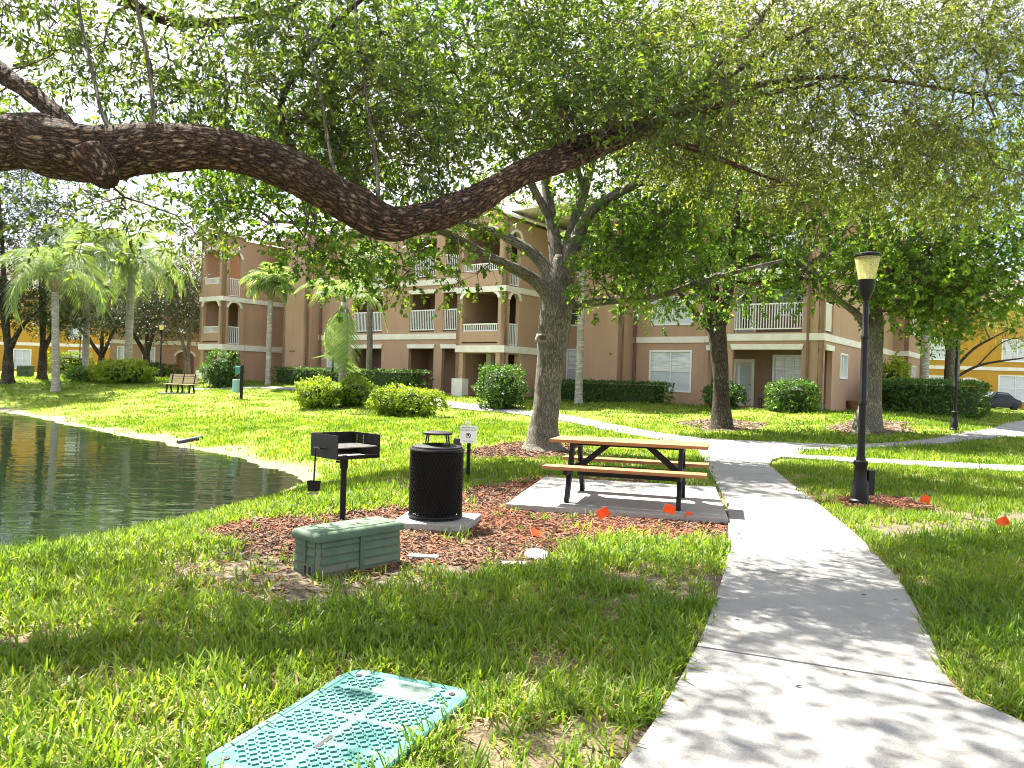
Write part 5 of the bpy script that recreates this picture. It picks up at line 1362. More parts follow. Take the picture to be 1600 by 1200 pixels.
# ------------------------------------------------------------------ shrubs and hedges
def shrub(name, label, base, rad, h, n, mat, llen, lwid, seed, group=None, box=False, rot=0.0, tint_shift=0.0, cat='shrub', sq=1.0):
    """leafy shrub: dark solid core inside, leaves through a shell"""
    r = np.random.default_rng(seed); z_ = gzf(*base)
    t = empty(name, (base[0], base[1], z_), rot, label, cat, group)
    d = unit(r.normal(size=(n, 3)))
    if box:
        # points over a box's surface with slightly lumpy faces
        p = r.uniform(-1, 1, (n, 3)); ax = r.choice(3, n, p=np.array([rad[1] * h, rad[0] * h, rad[0] * rad[1] * 2]) / (rad[1] * h + rad[0] * h + rad[0] * rad[1] * 2)); sg = r.choice([-1, 1], n)
        p[np.arange(n), ax] = sg * r.uniform(.86, 1.02, n)
        rr = np.maximum(np.abs(p[:, 0]) - .93, 0) + np.maximum(np.abs(p[:, 1]) - .9, 0)
        C_ = np.stack([p[:, 0] * rad[0], p[:, 1] * rad[1], h * .5 + p[:, 2] * h * .5], 1)
        nrm = np.zeros((n, 3)); nrm[np.arange(n), ax] = sg
        if sq != 1:      # clipped to an oval plan with a softened top edge
            u, v = p[:, 0].copy(), p[:, 1].copy()
            C_[:, 0] = u * np.sqrt(1 - v * v * .42) * rad[0]; C_[:, 1] = v * np.sqrt(1 - u * u * .46) * rad[1]
            edge = np.clip(np.maximum(np.abs(u), np.abs(v)) - .8, 0, 1)
            C_[:, 2] -= np.where(p[:, 2] > .6, edge * h * .45, 0)
    else:
        q = r.uniform(.80, 1.02, n); lump = 1 + .16 * np.sin(d[:, 0] * 5 + seed) * np.cos(d[:, 1] * 4 + seed * 2) + .09 * np.sin(d[:, 2] * 9 + seed)
        dq = np.sign(d) * np.abs(d) ** sq; dq = dq if sq == 1 else dq / np.maximum(np.abs(dq).max(1, keepdims=True), .0) * (.55 + .45 * np.abs(d).max(1, keepdims=True)) * 1.0
        C_ = dq * (q * (lump if sq == 1 else 1 + (lump - 1) * .3))[:, None] * np.array([rad[0], rad[1], h * .54]) + np.array([0, 0, h * .48]); nrm = d
        C_ = C_[C_[:, 2] > -.05]; nrm = d[:len(C_)] if False else unit(C_ - np.array([0, 0, h * .4]))
    C_[:, 2] = np.maximum(C_[:, 2], .06)
    n = len(C_); per = 7
    dirs = unit(nrm * .7 + r.normal(size=(n, 3)) * .6 + np.array([0, 0, .35]))
    P, D, Nn, Ln, Wd, ti = foliage(C_ - dirs * llen * .7, dirs, per, llen, lwid, .05, .8, seed, .3, llen * 1.8)
    o = link('foliage', leaf_mesh('foliage', P, D, Nn, Ln, Wd, ti + tint_shift, mat, 'round'), t); o['kind'] = 'stuff'
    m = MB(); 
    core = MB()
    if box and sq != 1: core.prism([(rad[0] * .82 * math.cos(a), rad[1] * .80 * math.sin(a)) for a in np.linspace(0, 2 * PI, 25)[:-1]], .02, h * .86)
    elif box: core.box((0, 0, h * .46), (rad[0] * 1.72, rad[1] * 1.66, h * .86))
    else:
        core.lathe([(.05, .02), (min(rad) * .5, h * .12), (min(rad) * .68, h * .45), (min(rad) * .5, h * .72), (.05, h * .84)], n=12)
    c_ = core.mesh('dark_core', pmat('shrub_inside', (.030, .055, .012), (.015, .025, .008), rough=.95, scale=14))  # one added dark solid fills the shrub behind its leaves
    s = link('dark_core', c_, t)
    if not box: s.scale = (rad[0] / min(rad), rad[1] / min(rad), 1)
    return t
def sh(px, py, Y=None):
    g_ = G(px, py) if Y is None else atY(px, py, Y); return (g_.x, g_.y)
shrub('clipped_shrub', 'large rounded dark shrub left of the pet waste post', sh(345, 596, 42), (1.05, 1.0), 1.95, 900, HEDGE, .085, .04, 1)
shrub('clipped_shrub', 'large rounded dark shrub before the stair tower porch', sh(783, 625, 33.5), (1.12, 1.05), 1.95, 1100, HEDGE, .08, .038, 2, tint_shift=.05)
shrub('lime_shrub', 'rounded lime shrub in front of the middle lawn, rightmost of three', sh(632, 640, 30), (1.45, 1.0), 1.15, 1500, LIME, .085, .036, 3, 'lime shrubs on the lawn')
shrub('lime_shrub', 'lime shrub at the foot of the feathery palm, leftmost of three', sh(497, 633, 32), (.95, .9), 1.22, 1100, LIME, .085, .036, 4, 'lime shrubs on the lawn')
shrub('lime_shrub', 'greener lime shrub between its two brighter neighbours', sh(553, 632, 32.5), (.95, .9), 1.15, 1100, LIME, .085, .036, 5, 'lime shrubs on the lawn', tint_shift=-.25)
shrub('lime_shrub', 'wide bright shrub under the thick queen palm', sh(193, 603, 44), (1.85, 1.2), 1.25, 1500, LIME, .10, .042, 6, tint_shift=.1)
shrub('low_shrub', 'low green shrub beneath the middle queen palm', sh(140, 596, 45), (1.5, 1.0), .85, 600, HEDGE, .10, .042, 7, tint_shift=.2)
shrub('low_shrub', 'yellow green shrub before the far yellow wall', sh(108, 578, 58), (1.9, 1.4), 1.7, 600, LIME, .12, .05, 8, tint_shift=-.05)
shrub('low_shrub', 'dark low shrub behind the wide bright shrub', sh(232, 580, 58), (2.2, 1.2), 1.1, 500, HEDGE, .12, .05, 9)
def hedge(label, lx0, lx1, ly, w, h, n, seed):
    m_ = Matrix.Rotation(BROT, 3, 'Z') @ Vector(((lx0 + lx1) / 2, ly, 0)) + BC
    return shrub('clipped_hedge', label, (m_.x, m_.y), ((lx1 - lx0) / 2, w / 2), h, n, HEDGE, .07, .034, seed, None, True, BROT, cat='hedge')
hedge('long clipped hedge under the middle balconies', -29.3, -17.4, -5.3, 1.1, 1.05, 2600, 21)
hedge('clipped hedge before the shuttered ground floor window', -13.2, -6.4, -1.0, 1.2, .98, 2000, 22)
shrub('porch_shrub', 'open shrub left of the porch door', sh(1130, 640, 32.6), (.85, .7), 1.15, 520, HEDGE, .085, .04, 23, tint_shift=.05)
shrub('porch_shrub', 'shrub clipped square right of the porch door', sh(1238, 648, 30.6), (.95, .65), 1.2, 900, HEDGE, .085, .04, 24, tint_shift=.15, sq=.7)
shrub('round_hedge', 'broad clipped hedge beside the far lamp post', sh(1452, 664, 34.5), (2.35, 1.6), 1.5, 3000, HEDGE, .08, .038, 25, None, True, R(-8), .12, cat='hedge', sq=.6)
shrub('papaya_plant', 'yellow green leafy plant against the flank wall', sh(1395, 640, 37), (.75, .7), 2.3, 260, LIME, .22, .075, 26, tint_shift=.15)
# ------------------------------------------------------------------ things on the lawn
BLACK = pmat('black_metal', (.006, .006, .007), (.004, .004, .004), scale=9, rough=.5, spec=.25)
BLACK_M = pmat('black_coated_mesh', (.004, .004, .004), (.003, .003, .003), scale=9, rough=.6, spec=.2)
CHAR = pmat('charred_metal', (.02, .018, .016), (.006, .006, .006), scale=14, rough=.75, metal=.2)
GREYM = pmat('grate_steel', (.32, .31, .29), (.18, .17, .16), scale=22, rough=.5, metal=.6)
WOOD = pmat('tan_plank', (.31, .145, .055), (.25, .11, .042), scale=5, rough=.55, bump=.25, bscale=18, stretch=(.5, 9, 9), spec=.3, bdist=.004)
GREENB = pmat('weathered_green_plastic', (.078, .128, .076), (.05, .082, .05), scale=5, rough=.7, bump=.1, bscale=90, lo=.3, hi=.7)
GREENB2 = pmat('dusty_green_plastic', (.10, .13, .09), (.12, .12, .09), scale=4, rough=.85, lo=.35, hi=.6)
TEAL = pmat('teal_plastic', (.066, .24, .21), (.045, .12, .10), scale=4, rough=.5, bump=.06, bscale=120, spec=.3, lo=.3, hi=.7)
ORANGE = pmat('orange_flag', (.85, .10, .02), (.72, .07, .015), scale=8, rough=.5)
WIRE = pmat('wire', (.3, .3, .29), (.2, .2, .2), rough=.5, metal=.5)
PLASW = pmat('white_plastic', (.68, .66, .62), (.52, .48, .42), scale=9, rough=.55)
INK = pmat('sign_ink', (.02, .02, .02), (.015, .015, .015), rough=.6)
SIGNW = pmat('sign_white', (.82, .82, .80), (.76, .76, .74), scale=4, rough=.45)
TEXTMAT = INK

# --- picnic pad and table
pc = [G(790, 797), G(1138, 820), G(1118, 768), G(850, 752)]
padc = sum(pc, Vector()) / 4
pad = empty('picnic_pad', (0, 0, 0)); tag(pad, 'rectangular concrete pad under the picnic table', 'pad')
pad_z = .07
q = MB().prism([(p.x, p.y) for p in (pc[0], pc[1], pc[2], pc[3])], -.12, pad_z); q.build('slab', concrete_pale, pad, bevel=.015)
NOGRASS.append([(p.x, p.y) for p in pc])
la, lb = Vector((.70, 9.34, 0)), Vector((1.98, 8.99, 0))
ex = (lb - la).normalized(); tang = math.atan2(ex.y, ex.x)
ctr = (la + lb) / 2 + Vector((-ex.y, ex.x, 0)) * .62
tb = empty('picnic_table', (ctr.x, ctr.y, pad_z), tang, 'picnic table with tan planks and black frame on concrete pad', 'picnic table')
TL, SL = 1.94, 1.94
def plank(n_, L_, w_, t_, par, z_, y_):
    m = MB(); m.box((0, 0, 0), (L_, w_, t_)); o = m.build('plank', WOOD, par, bevel=.009); o.location = (.02, y_, z_); return o
for i in range(5): plank(i, TL, .138, .042, tb, .735, -.29 + i * .145)
for s in (-1, 1):
    for k in range(2): plank(k, SL, .128, .042, tb, .435, s * (.62 + (k - .5) * .135))
for sx in (-.67, .67):
    for sy in (-1, 1):
        m = MB(); m.bar((sx, sy * .56, 0), (sx, sy * .24, .70), .055, .095, up=(0, 1, 0)); m.build('leg', BLACK, tb, bevel=.005)
    m = MB(); m.bar((sx + .0, -.70, .385), (sx, .70, .385), .05, .075); m.build('seat_bearer', BLACK, tb, bevel=.005)
    m = MB(); m.bar((sx, -.34, .677), (sx, .34, .677), .05, .07); m.build('top_bearer', BLACK, tb, bevel=.005)
    s = 1 if sx > 0 else -1
    m = MB(); m.bar((sx - s * .03, 0, .375), (sx - s * .42, 0, .70), .075, .05, up=(0, 1, 0)); m.build('brace', BLACK, tb, bevel=.004)
m = MB(); m.box((0, 0, .345), (1.29, .045, .14)); m.build('stretcher', BLACK, tb, bevel=.004)
m = MB(); m.box((0, 0, .690), (1.29, .06, .045)); m.build('top_rail', BLACK, tb, bevel=.004)

# --- litter bin on its small pad
bp_ = [G(606, 806), G(728, 828), G(750, 792), G(655, 783)]
bc = Vector((-.77, 8.12, 0))
bpad = [(bc.x - .42, bc.y - .36), (bc.x + .36, bc.y - .42), (bc.x + .48, bc.y + .30), (bc.x - .32, bc.y + .42)]
bo = empty('bin_pad', (0, 0, 0)); tag(bo, 'small square concrete pad under the litter bin', 'pad')
MB().prism(bpad, -.1, .075).build('slab', concrete_pale, bo, bevel=.012)
NOGRASS.append(bpad)
bn = empty('litter_bin', (bc.x, bc.y, .075), 0, 'black perforated steel litter bin with raised rain lid', 'litter bin')
Rb, Hb = .275, .72
def torus(r, z, rr, n=40):
    m = MB(); pts = [Vector((r * math.cos(2 * PI * i / n), r * math.sin(2 * PI * i / n), z)) for i in range(n)]
    for i in range(n):
        a = 2 * PI * i / n
        for k in range(6):
            b_ = 2 * PI * k / 6; m.v.append(((r + rr * math.cos(b_)) * math.cos(a), (r + rr * math.cos(b_)) * math.sin(a), z + rr * math.sin(b_)))
    for i in range(n):
        for k in range(6):
            m.f.append((i * 6 + k, ((i + 1) % n) * 6 + k, ((i + 1) % n) * 6 + (k + 1) % 6, i * 6 + (k + 1) % 6))
    return m
torus(Rb, .03, .016).build('base_ring', BLACK, bn, smooth=True); torus(Rb, Hb, .018).build('rim', BLACK, bn, smooth=True)
NH, SEG = 46, 30
A_, B_ = [], []
for sgn in (1, -1):
    for k in range(NH):
        a0 = 2 * PI * k / NH
        for s in range(SEG):
            for L__, t in ((A_, s / SEG), (B_, (s + 1) / SEG)):
                a = a0 + sgn * t * 1.35; L__.append((Rb * math.cos(a), Rb * math.sin(a), .03 + t * (Hb - .03)))
o = link('mesh_panel', tri_tubes('mesh_panel', np.array(A_), np.array(B_), .0075, .0075, BLACK_M), bn); o['kind'] = 'stuff'
MB().lathe([(.215, .04), (.225, .08), (.235, Hb - .03), (.225, Hb - .03), (.205, .09)], n=32).build('liner', BLACK, bn, smooth=True)
MB().lathe([(Rb, Hb + .005), (Rb * .96, Hb + .035), (.16, Hb + .055), (.15, Hb + .03), (Rb * .9, Hb + .0)], n=36, cap=False).build('top_collar', BLACK, bn, smooth=True)
for i in range(4):
    a = PI / 4 + i * PI / 2 + .2
    m = MB(); m.tube([(.165 * math.cos(a), .165 * math.sin(a), Hb + .04), (.14 * math.cos(a), .14 * math.sin(a), Hb + .17)], .008, 8); m.build('lid_strut', BLACK, bn)
MB().lathe([(.005, Hb + .195), (.10, Hb + .192), (.155, Hb + .178), (.157, Hb + .158), (.14, Hb + .165), (.005, Hb + .17)], n=32).build('rain_lid', BLACK, bn, smooth=True)

# --- pedestal grill
gb = G(535, 812)
gr = empty('pedestal_grill', (gb.x, gb.y, 0), 0, 'black steel park grill on a single post', 'grill')
m = MB(); m.tube([(0, 0, -.1), (.0, 0, .70)], .032, 12); m.build('post', BLACK, gr, smooth=True)
m = MB(); m.tube([(0, 0, .56), (.0, 0, .685)], .043, 12); m.build('collar', BLACK, gr, smooth=True)
m = MB(); m.tube([(-.043, -.01, .63), (-.085, -.02, .63)], .012, 8); m.build('bolt', BLACK, gr)
gw, gd, gh, gz0 = .52, .52, .245, .685
ga = R(45)
fb = link('firebox', None, gr) if False else None
gx_ = Matrix.Rotation(ga, 3, 'Z')
def gpan(pts, name, mat=BLACK, th=.008):
    pass
gbx = empty('x') if False else None
def gl(x_, y_): v = gx_ @ Vector((x_, y_, 0)); return (v.x + .01, v.y + .0)
hw = gw / 2
# left panel faces the camera's left, the right side is open towards the fire
wall(gr, gl(-hw, hw), gl(-hw, -hw), gz0, gz0 + gh, th=.008, mat=BLACK, name='side_panel')
notch = [(x0, x0 + .022, gz0 + .10 + i * .026, gz0 + .113 + i * .026) for x0 in (.30, .42) for i in range(5)]
wall(gr, gl(hw, -hw), gl(hw, hw), gz0, gz0 + gh, notch, th=.008, mat=CHAR, name='side_panel')
wall(gr, gl(hw - .009, hw), gl(-hw + .009, hw), gz0, gz0 + gh, notch, th=.008, mat=CHAR, name='back_panel')
m = MB(); m.prism([gl(-hw + .01, -hw + .01), gl(hw - .01, -hw + .01), gl(hw - .01, hw - .01), gl(-hw + .01, hw - .01)], gz0 + .002, gz0 + .012); m.build('bottom', GREYM, gr)
m = MB(); a_, b_ = gl(-hw + .012, -hw), gl(hw - .012, -hw); m.bar((*a_, gz0 + .02), (*b_, gz0 + .02), .012, .04); m.build('front_lip', BLACK, gr)
grt = MB()
for i in range(2):
    y_ = -hw + .03 + i * (gw - .07); grt.bar((*gl(-hw + .02, y_), gz0 + .118), (*gl(hw - .02, y_), gz0 + .118), .012, .012)
for i in range(17):
    x_ = -hw + .025 + i * (gw - .05) / 16; grt.bar((*gl(x_, -hw + .03), gz0 + .118), (*gl(x_, hw - .04), gz0 + .118), .009, .012)
grt.build('cooking_grate', GREYM, gr)
hp = [gl(-hw - .008, .10), gl(-hw - .055, .10), gl(-hw - .055, -.02), gl(-hw - .008, -.02)]
m = MB(); m.tube([(*hp[0], gz0 + .10), (*hp[1], gz0 + .10), (*hp[2], gz0 + .10), (*hp[3], gz0 + .10)], .007, 8); m.build('handle', BLACK, gr)
sc0 = gl(-hw - .052, .06)
so = empty('ash_scoop', (gb.x + sc0[0], gb.y + sc0[1], gz0 + .10), R(-20), 'small black ash scoop hanging from the grill handle', 'scoop')
m = MB(); m.tube([(0, 0, .012), (-.008, 0, -.02), (-.02, 0, -.35)], .0085, 8); m.build('rod', BLACK, so)
m = MB(); m.v = [(-.085, -.035, -.345), (.045, -.035, -.345), (.03, -.03, -.45), (-.065, -.03, -.45), (-.085, .035, -.345), (.045, .035, -.345), (.03, .03, -.45), (-.065, .03, -.45)]
m.f = [(0, 1, 2, 3), (7, 6, 5, 4), (3, 2, 6, 7), (0, 3, 7, 4), (1, 5, 6, 2)]; m.build('pan', BLACK, so)
m = MB(); m.bar((-.07, -.03, -.475), (.05, -.03, -.465), .02, .018); m.build('lip', GREYM, so)

# --- reclaimed-water sign on its stake, dark controller box beside it
sg = G(731, 748)
sn = empty('water_sign', (sg.x, sg.y, 0), 0, 'white reclaimed water sign on a black stake behind the bin', 'sign')
Ys = sg.y
m = MB(); m.span(-.028, .028, -.02, .02, -.1, .60); m.build('stake', BLACK, sn, bevel=.004)
m = MB(); m.span(-.135, .115, -.034, -.028, .56, .83); m.build('plate', SIGNW, sn)
m = MB(); m.lathe([(.0, 0), (.03, .012), (.034, .035), (.02, .06), (.0, .068)], n=12, cap=False); m.build('cap', PLASW, sn, loc=(-.03, -.02, .83), smooth=True)
def text(body, size, parent, loc, mat, rot=(R(90), 0, 0), name='lettering'):
    c_ = bpy.data.curves.new(name, 'FONT'); c_.body = body; c_.size = size; c_.align_x = 'CENTER'; c_.align_y = 'CENTER'; c_.extrude = .0006
    t_ = bpy.data.objects.new(name, c_); COL.objects.link(t_)
    dg = bpy.context.evaluated_depsgraph_get(); me = bpy.data.meshes.new_from_object(t_.evaluated_get(dg))
    bpy.data.objects.remove(t_); me.materials.clear(); me.materials.append(mat)
    o_ = link(name, me, parent, loc, rot); o_['kind'] = 'stuff'; return o_
text('IRRIGATED WITH', .027, sn, (-.01, -.0355, .795), INK); text('RECLAIMED WATER', .027, sn, (-.01, -.0355, .757), INK); text('DO NOT DRINK', .020, sn, (-.01, -.0355, .588), INK)
m = torus(.036, 0, .0045, 28); m.build('prohibition_ring', INK, sn, loc=(-.01, -.035, .675), rot=(R(90), 0, 0))
m = MB(); m.bar((-.034, -.036, .70), (.014, -.036, .65), .003, .008); m.build('prohibition_bar', INK, sn)
m = MB(); m.span(-.022, .004, -.037, -.0345, .668, .700); m.build('glass_symbol', INK, sn)
cb = G(712, 738)
co = empty('control_post', (cb.x + .02, cb.y - .1, 0), R(8), 'dark grey boxy post between litter bin and sign', 'post')
DGREY = pmat('dark_grey_box', (.05, .06, .065), (.035, .042, .046), scale=6, rough=.55)
m = MB(); m.span(-.06, .06, -.05, .05, .16, .56); m.build('box', DGREY, co, bevel=.008)
m = MB(); m.span(-.022, .022, -.022, .022, -.1, .16); m.build('stem', DGREY, co)
m = MB(); m.span(-.012, .012, -.06, -.05, .39, .41); m.build('latch', GREYM, co)

# --- green utility pedestal
n0, nl_, nr_ = G(494, 906), G(460, 899), G(630, 879)
ux_ = (nr_ - n0); ux_.z = 0; UL = ux_.length; ux_.normalize(); ua = math.atan2(ux_.y, ux_.x)
uy_ = Vector((-ux_.y, ux_.x, 0)); UW = .36
uc = n0 + ux_ * UL / 2 + uy_ * UW / 2
ub = empty('utility_pedestal', (uc.x, uc.y, gzf(uc.x, uc.y)), ua, 'green plastic utility pedestal box with ribbed sides', 'utility box')
NOGRASS.append([tuple((uc + ux_ * a * UL / 2 + uy_ * b * UW / 2).xy) for a, b in ((-1, -1), (1, -1), (1, 1), (-1, 1))])
UH = .30
def rrect(hx, hy, r, n=5):
    o_ = []
    for cx, cy_, a0 in ((hx - r, hy - r, 0), (-hx + r, hy - r, 90), (-hx + r, -hy + r, 180), (hx - r, -hy + r, 270)):
        for i in range(n + 1):
            a = R(a0 + 90 * i / n); o_.append((cx + r * math.cos(a), cy_ + r * math.sin(a)))
    return o_
def loft(rings):
    m_ = MB(); k = len(rings[0][0])
    for pl_, z_ in rings: m_.v += [(p_[0], p_[1], z_) for p_ in pl_]
    for i in range(len(rings) - 1):
        for j in range(k):
            m_.f.append((i * k + j, i * k + (j + 1) % k, (i + 1) * k + (j + 1) % k, (i + 1) * k + j))
    m_.f.append(tuple(reversed(range(k)))); m_.f.append(tuple((len(rings) - 1) * k + j for j in range(k)))
    return m_
hx, hy = UL / 2, UW / 2
loft([(rrect(hx - .010, hy - .010, .02), -.05), (rrect(hx - .022, hy - .022, .02), UH)]).build('body', GREENB2, ub)
# tilted louvres on the long sides and ends, in two bays
for i in range(4):
    z_ = .030 + i * .066
    for (x0, x1) in ((-hx + .05, -.025), (.025, hx - .045)):
        for s in (-1, 1):
            m = MB(); yb, yt = s * (hy - .004), s * (hy - .018); yi = s * (hy - .03)
            m.v = [(x0, yb, z_), (x1, yb, z_), (x1, yt, z_ + .060), (x0, yt, z_ + .060), (x0, yi, z_), (x1, yi, z_), (x1, yi, z_ + .060), (x0, yi, z_ + .060)]
            m.f = [(0, 1, 2, 3), (4, 7, 6, 5), (0, 4, 5, 1), (3, 2, 6, 7), (0, 3, 7, 4), (1, 5, 6, 2)]
            m.build('louvre', GREENB if i else GREENB2, ub, bevel=.003)
    for (y0, y1) in ((-hy + .045, -.03), (.03, hy - .045)):
        for s in (-1, 1):
            if i == 0 and s < 0 and y0 < 0: continue
            m = MB(); xb, xt = s * (hx - .004), s * (hx - .018); xi = s * (hx - .03)
            m.v = [(xb, y0, z_), (xb, y1, z_), (xt, y1, z_ + .060), (xt, y0, z_ + .060), (xi, y0, z_), (xi, y1, z_), (xi, y1, z_ + .060), (xi, y0, z_ + .060)]
            m.f = [(0, 1, 2, 3), (4, 7, 6, 5), (0, 4, 5, 1), (3, 2, 6, 7), (0, 3, 7, 4), (1, 5, 6, 2)]
            m.build('louvre', GREENB, ub, bevel=.003)
for s in (-1, 1):
    m = MB(); m.span(-.020, .020, s * (hy - .02), s * (hy + .002), -.02, UH); m.build('rib', GREENB, ub, bevel=.004)
    m = MB(); m.span(s * (hx - .02), s * (hx + .002), -.024, .024, .10, UH); m.build('rib', GREENB, ub, bevel=.004)
for k in range(2):
    m = MB(); yy = -hy + .075 + k * .06
    for a0, a1, b0, b1 in ((-.028, -.018, .0, .095), (.018, .028, .0, .095), (-.019, .019, .085, .095), (-.019, .019, .0, .010)): m.span(-hx - .012, -hx + .02, yy + a0, yy + a1, b0, b1)
    m.build('slot_frame', GREENB2, ub)
    m = MB(); m.span(-hx + .0, -hx + .012, yy - .018, yy + .018, .010, .085); m.build('slot', DARKM, ub)
loft([(rrect(hx + .006, hy + .006, .035), UH - .025), (rrect(hx + .008, hy + .008, .037), UH + .008), (rrect(hx - .002, hy - .002, .035), UH + .030), (rrect(hx - .030, hy - .030, .03), UH + .044), (rrect(hx - .045, hy - .045, .03), UH + .040), (rrect(hx - .05, hy - .05, .03), UH + .046)]).build('lid', GREENB, ub, smooth=True)
m = MB(); m.lathe([(.045, 0), (.048, .004), (.036, .006), (.03, .003)], n=20); m.build('lock_cap', GREENB, ub, loc=(.03, 0, UH + .046), smooth=True)

# --- teal valve-box lid in the foreground
P1, P2, P4 = atZ(553, 1047, .03), atZ(737, 1090, .03), atZ(322, 1186, .03)
ax_ = (P4 - P1); VL = 1.10; ax_.normalize(); ay_ = (P2 - P1); VW = ay_.length; ay_ = ay_ - ax_ * ay_.dot(ax_); VW = ay_.length; ay_.normalize()
vc = P1 + ax_ * VL / 2 + ay_ * VW / 2
vb = empty('valve_box_cover', (vc.x, vc.y, gzf(vc.x, vc.y) + .012), math.atan2(ax_.y, ax_.x), 'teal plastic utility box cover with tread bars in the grass', 'box cover')
vx, vy = VL / 2, VW / 2
NOGRASS.append([tuple((vc + ax_ * a * (vx - .01) + ay_ * b * (vy - .01)).xy) for a, b in ((-1, -1), (1, -1), (1, 1), (-1, 1))])
loft([(rrect(vx, vy, .10, 8), -.05), (rrect(vx, vy, .10, 8), .018), (rrect(vx - .008, vy - .008, .095, 8), .026), (rrect(vx - .035, vy - .035, .08, 8), .026), (rrect(vx - .039, vy - .039, .08, 8), .022)]).build('cover', TEAL, vb, smooth=True)
# raised tread: short bars set at right angles, in panels
tread = MB(); pt = .030
rows, cols = int((VL - .13) / pt), int((VW - .12) / pt)
tt = MB()
for i in range(rows):
    for j in range(cols):
        xx, yy = -vx + .075 + i * pt, -vy + .07 + j * pt
        if i < 5 and cols * .28 < j < cols * .84: continue
        if i in (5, 14, 22) or j in (int(cols * .5),): continue
        if abs(xx) > vx - .13 and abs(yy) > vy - .12: continue
        ang = R(45) if (i + j) % 2 else R(-45)
        tt.box((xx, yy, .0245), (.026, .008, .009), ang)
o = tt.build('tread', TEAL, vb); o['kind'] = 'stuff'
pl_m = pmat('worn_plate', (.11, .17, .15), (.08, .11, .09), scale=14, rough=.8)
m = MB(); m.span(-vx + .075, -vx + .235, -vy + .07 + cols * .29 * pt, -vy + .07 + cols * .82 * pt, .020, .0245); m.build('name_plate', pl_m, vb, bevel=.002)
for a, b in ((-1, -1), (-1, 1), (1, -1), (1, 1)):
    m = MB(); m.lathe([(.016, 0), (.016, .0045)], n=14); m.build('bolt_hole', DARKM, vb, loc=(a * (vx - .085), b * (vy - .085), .0222))
m = MB(); m.span(vx - .42, vx - .30, -.012, .012, .019, .0245); m.build('lifting_slot', DARKM, vb)

# --- lamp posts
def lamp_glass():
    mt, nt, N, L, B = nodes_of('lamp_glass')
    B.inputs['Base Color'].default_value = (.85, .83, .55, 1); B.inputs['Roughness'].default_value = .15
    t1 = N.new('ShaderNodeBsdfTransparent'); t1.inputs['Color'].default_value = (.97, .96, .80, 1)
    t2 = N.new('ShaderNodeBsdfTranslucent'); t2.inputs['Color'].default_value = (.90, .88, .60, 1)
    m1 = N.new('ShaderNodeMixShader'); m1.inputs['Fac'].default_value = .5
    L.new(B.outputs['BSDF'], m1.inputs[1]); L.new(t2.outputs['BSDF'], m1.inputs[2])
    m2 = N.new('ShaderNodeMixShader'); m2.inputs['Fac'].default_value = .72
    L.new(m1.outputs['Shader'], m2.inputs[1]); L.new(t1.outputs['BSDF'], m2.inputs[2])
    L.new(m2.outputs['Shader'], N['Material Output'].inputs['Surface'])
    return mt
LG = lamp_glass()
def lamp(label, xy, h=3.42, group='black lamp posts', lean=0.0):
    e = empty('lamp_post', (xy[0], xy[1], gzf(*xy)), 0, label, 'lamp post', group)
    e.rotation_euler = (0, lean, R(20))
    prof_b = [(.135, -.1), (.135, .05), (.115, .07), (.105, .30), (.085, .33), (.08, .52), (.095, .54), (.095, .58), (.065, .60), (.058, .64)]
    MB().lathe(prof_b, n=20).build('base', BLACK, e, smooth=True)
    MB().lathe([(.050, .6), (.048, 1.35), (.06, 1.36), (.06, 1.40), (.047, 1.42), (.042, 2.25), (.054, 2.26), (.054, 2.30), (.040, 2.32), (.038, h - .62)], n=16).build('shaft', BLACK, e, smooth=True)
    MB().lathe([(.038, h - .64), (.075, h - .56), (.105, h - .47), (.112, h - .37), (.115, h - .36), (.10, h - .355)], n=24).build('cup', BLACK, e, smooth=True)
    g = MB().lathe([(.105, h - .358), (.165, h - .05), (.160, h - .05), (.10, h - .352)], n=28, cap=False).build('globe', LG, e, smooth=True)
    MB().lathe([(.028, h - .36), (.03, h - .18), (.02, h - .14)], n=12).build('bulb', SIGNW, g, smooth=True)
    MB().lathe([(.168, h - .052), (.178, h - .035), (.172, h - .01), (.10, h + .012), (.0, h + .018)], n=28, cap=False).build('cap', BLACK, e, smooth=True)
    return e
lp = G(1343, 787)
lm = lamp('black lamp post with pale glass globe beside the path, nearest of all', (lp.x, lp.y))
m = MB(); m.span(.09, .20, -.06, .06, .12, .46); m.build('outlet_box', BLACK, lm, bevel=.01)
l2 = G(1491, 672); lamp('black lamp post before the round clipped hedge', (l2.x, l2.y), 3.5)
p = atY(250, 600, 48); lamp('black lamp post beside the slatted bench', (p.x, p.y), 3.4)
p = atY(519, 600, 35); lamp('lamp post rising behind the lime shrubs, half hidden by palm frond', (p.x, p.y), 3.3)
p = atY(124, 580, 62); lamp('far small lamp post right of the middle palm trunk', (p.x, p.y), 3.4)
p = atY(182, 580, 62); lamp('far small lamp post left of the thick palm', (p.x, p.y), 3.6)

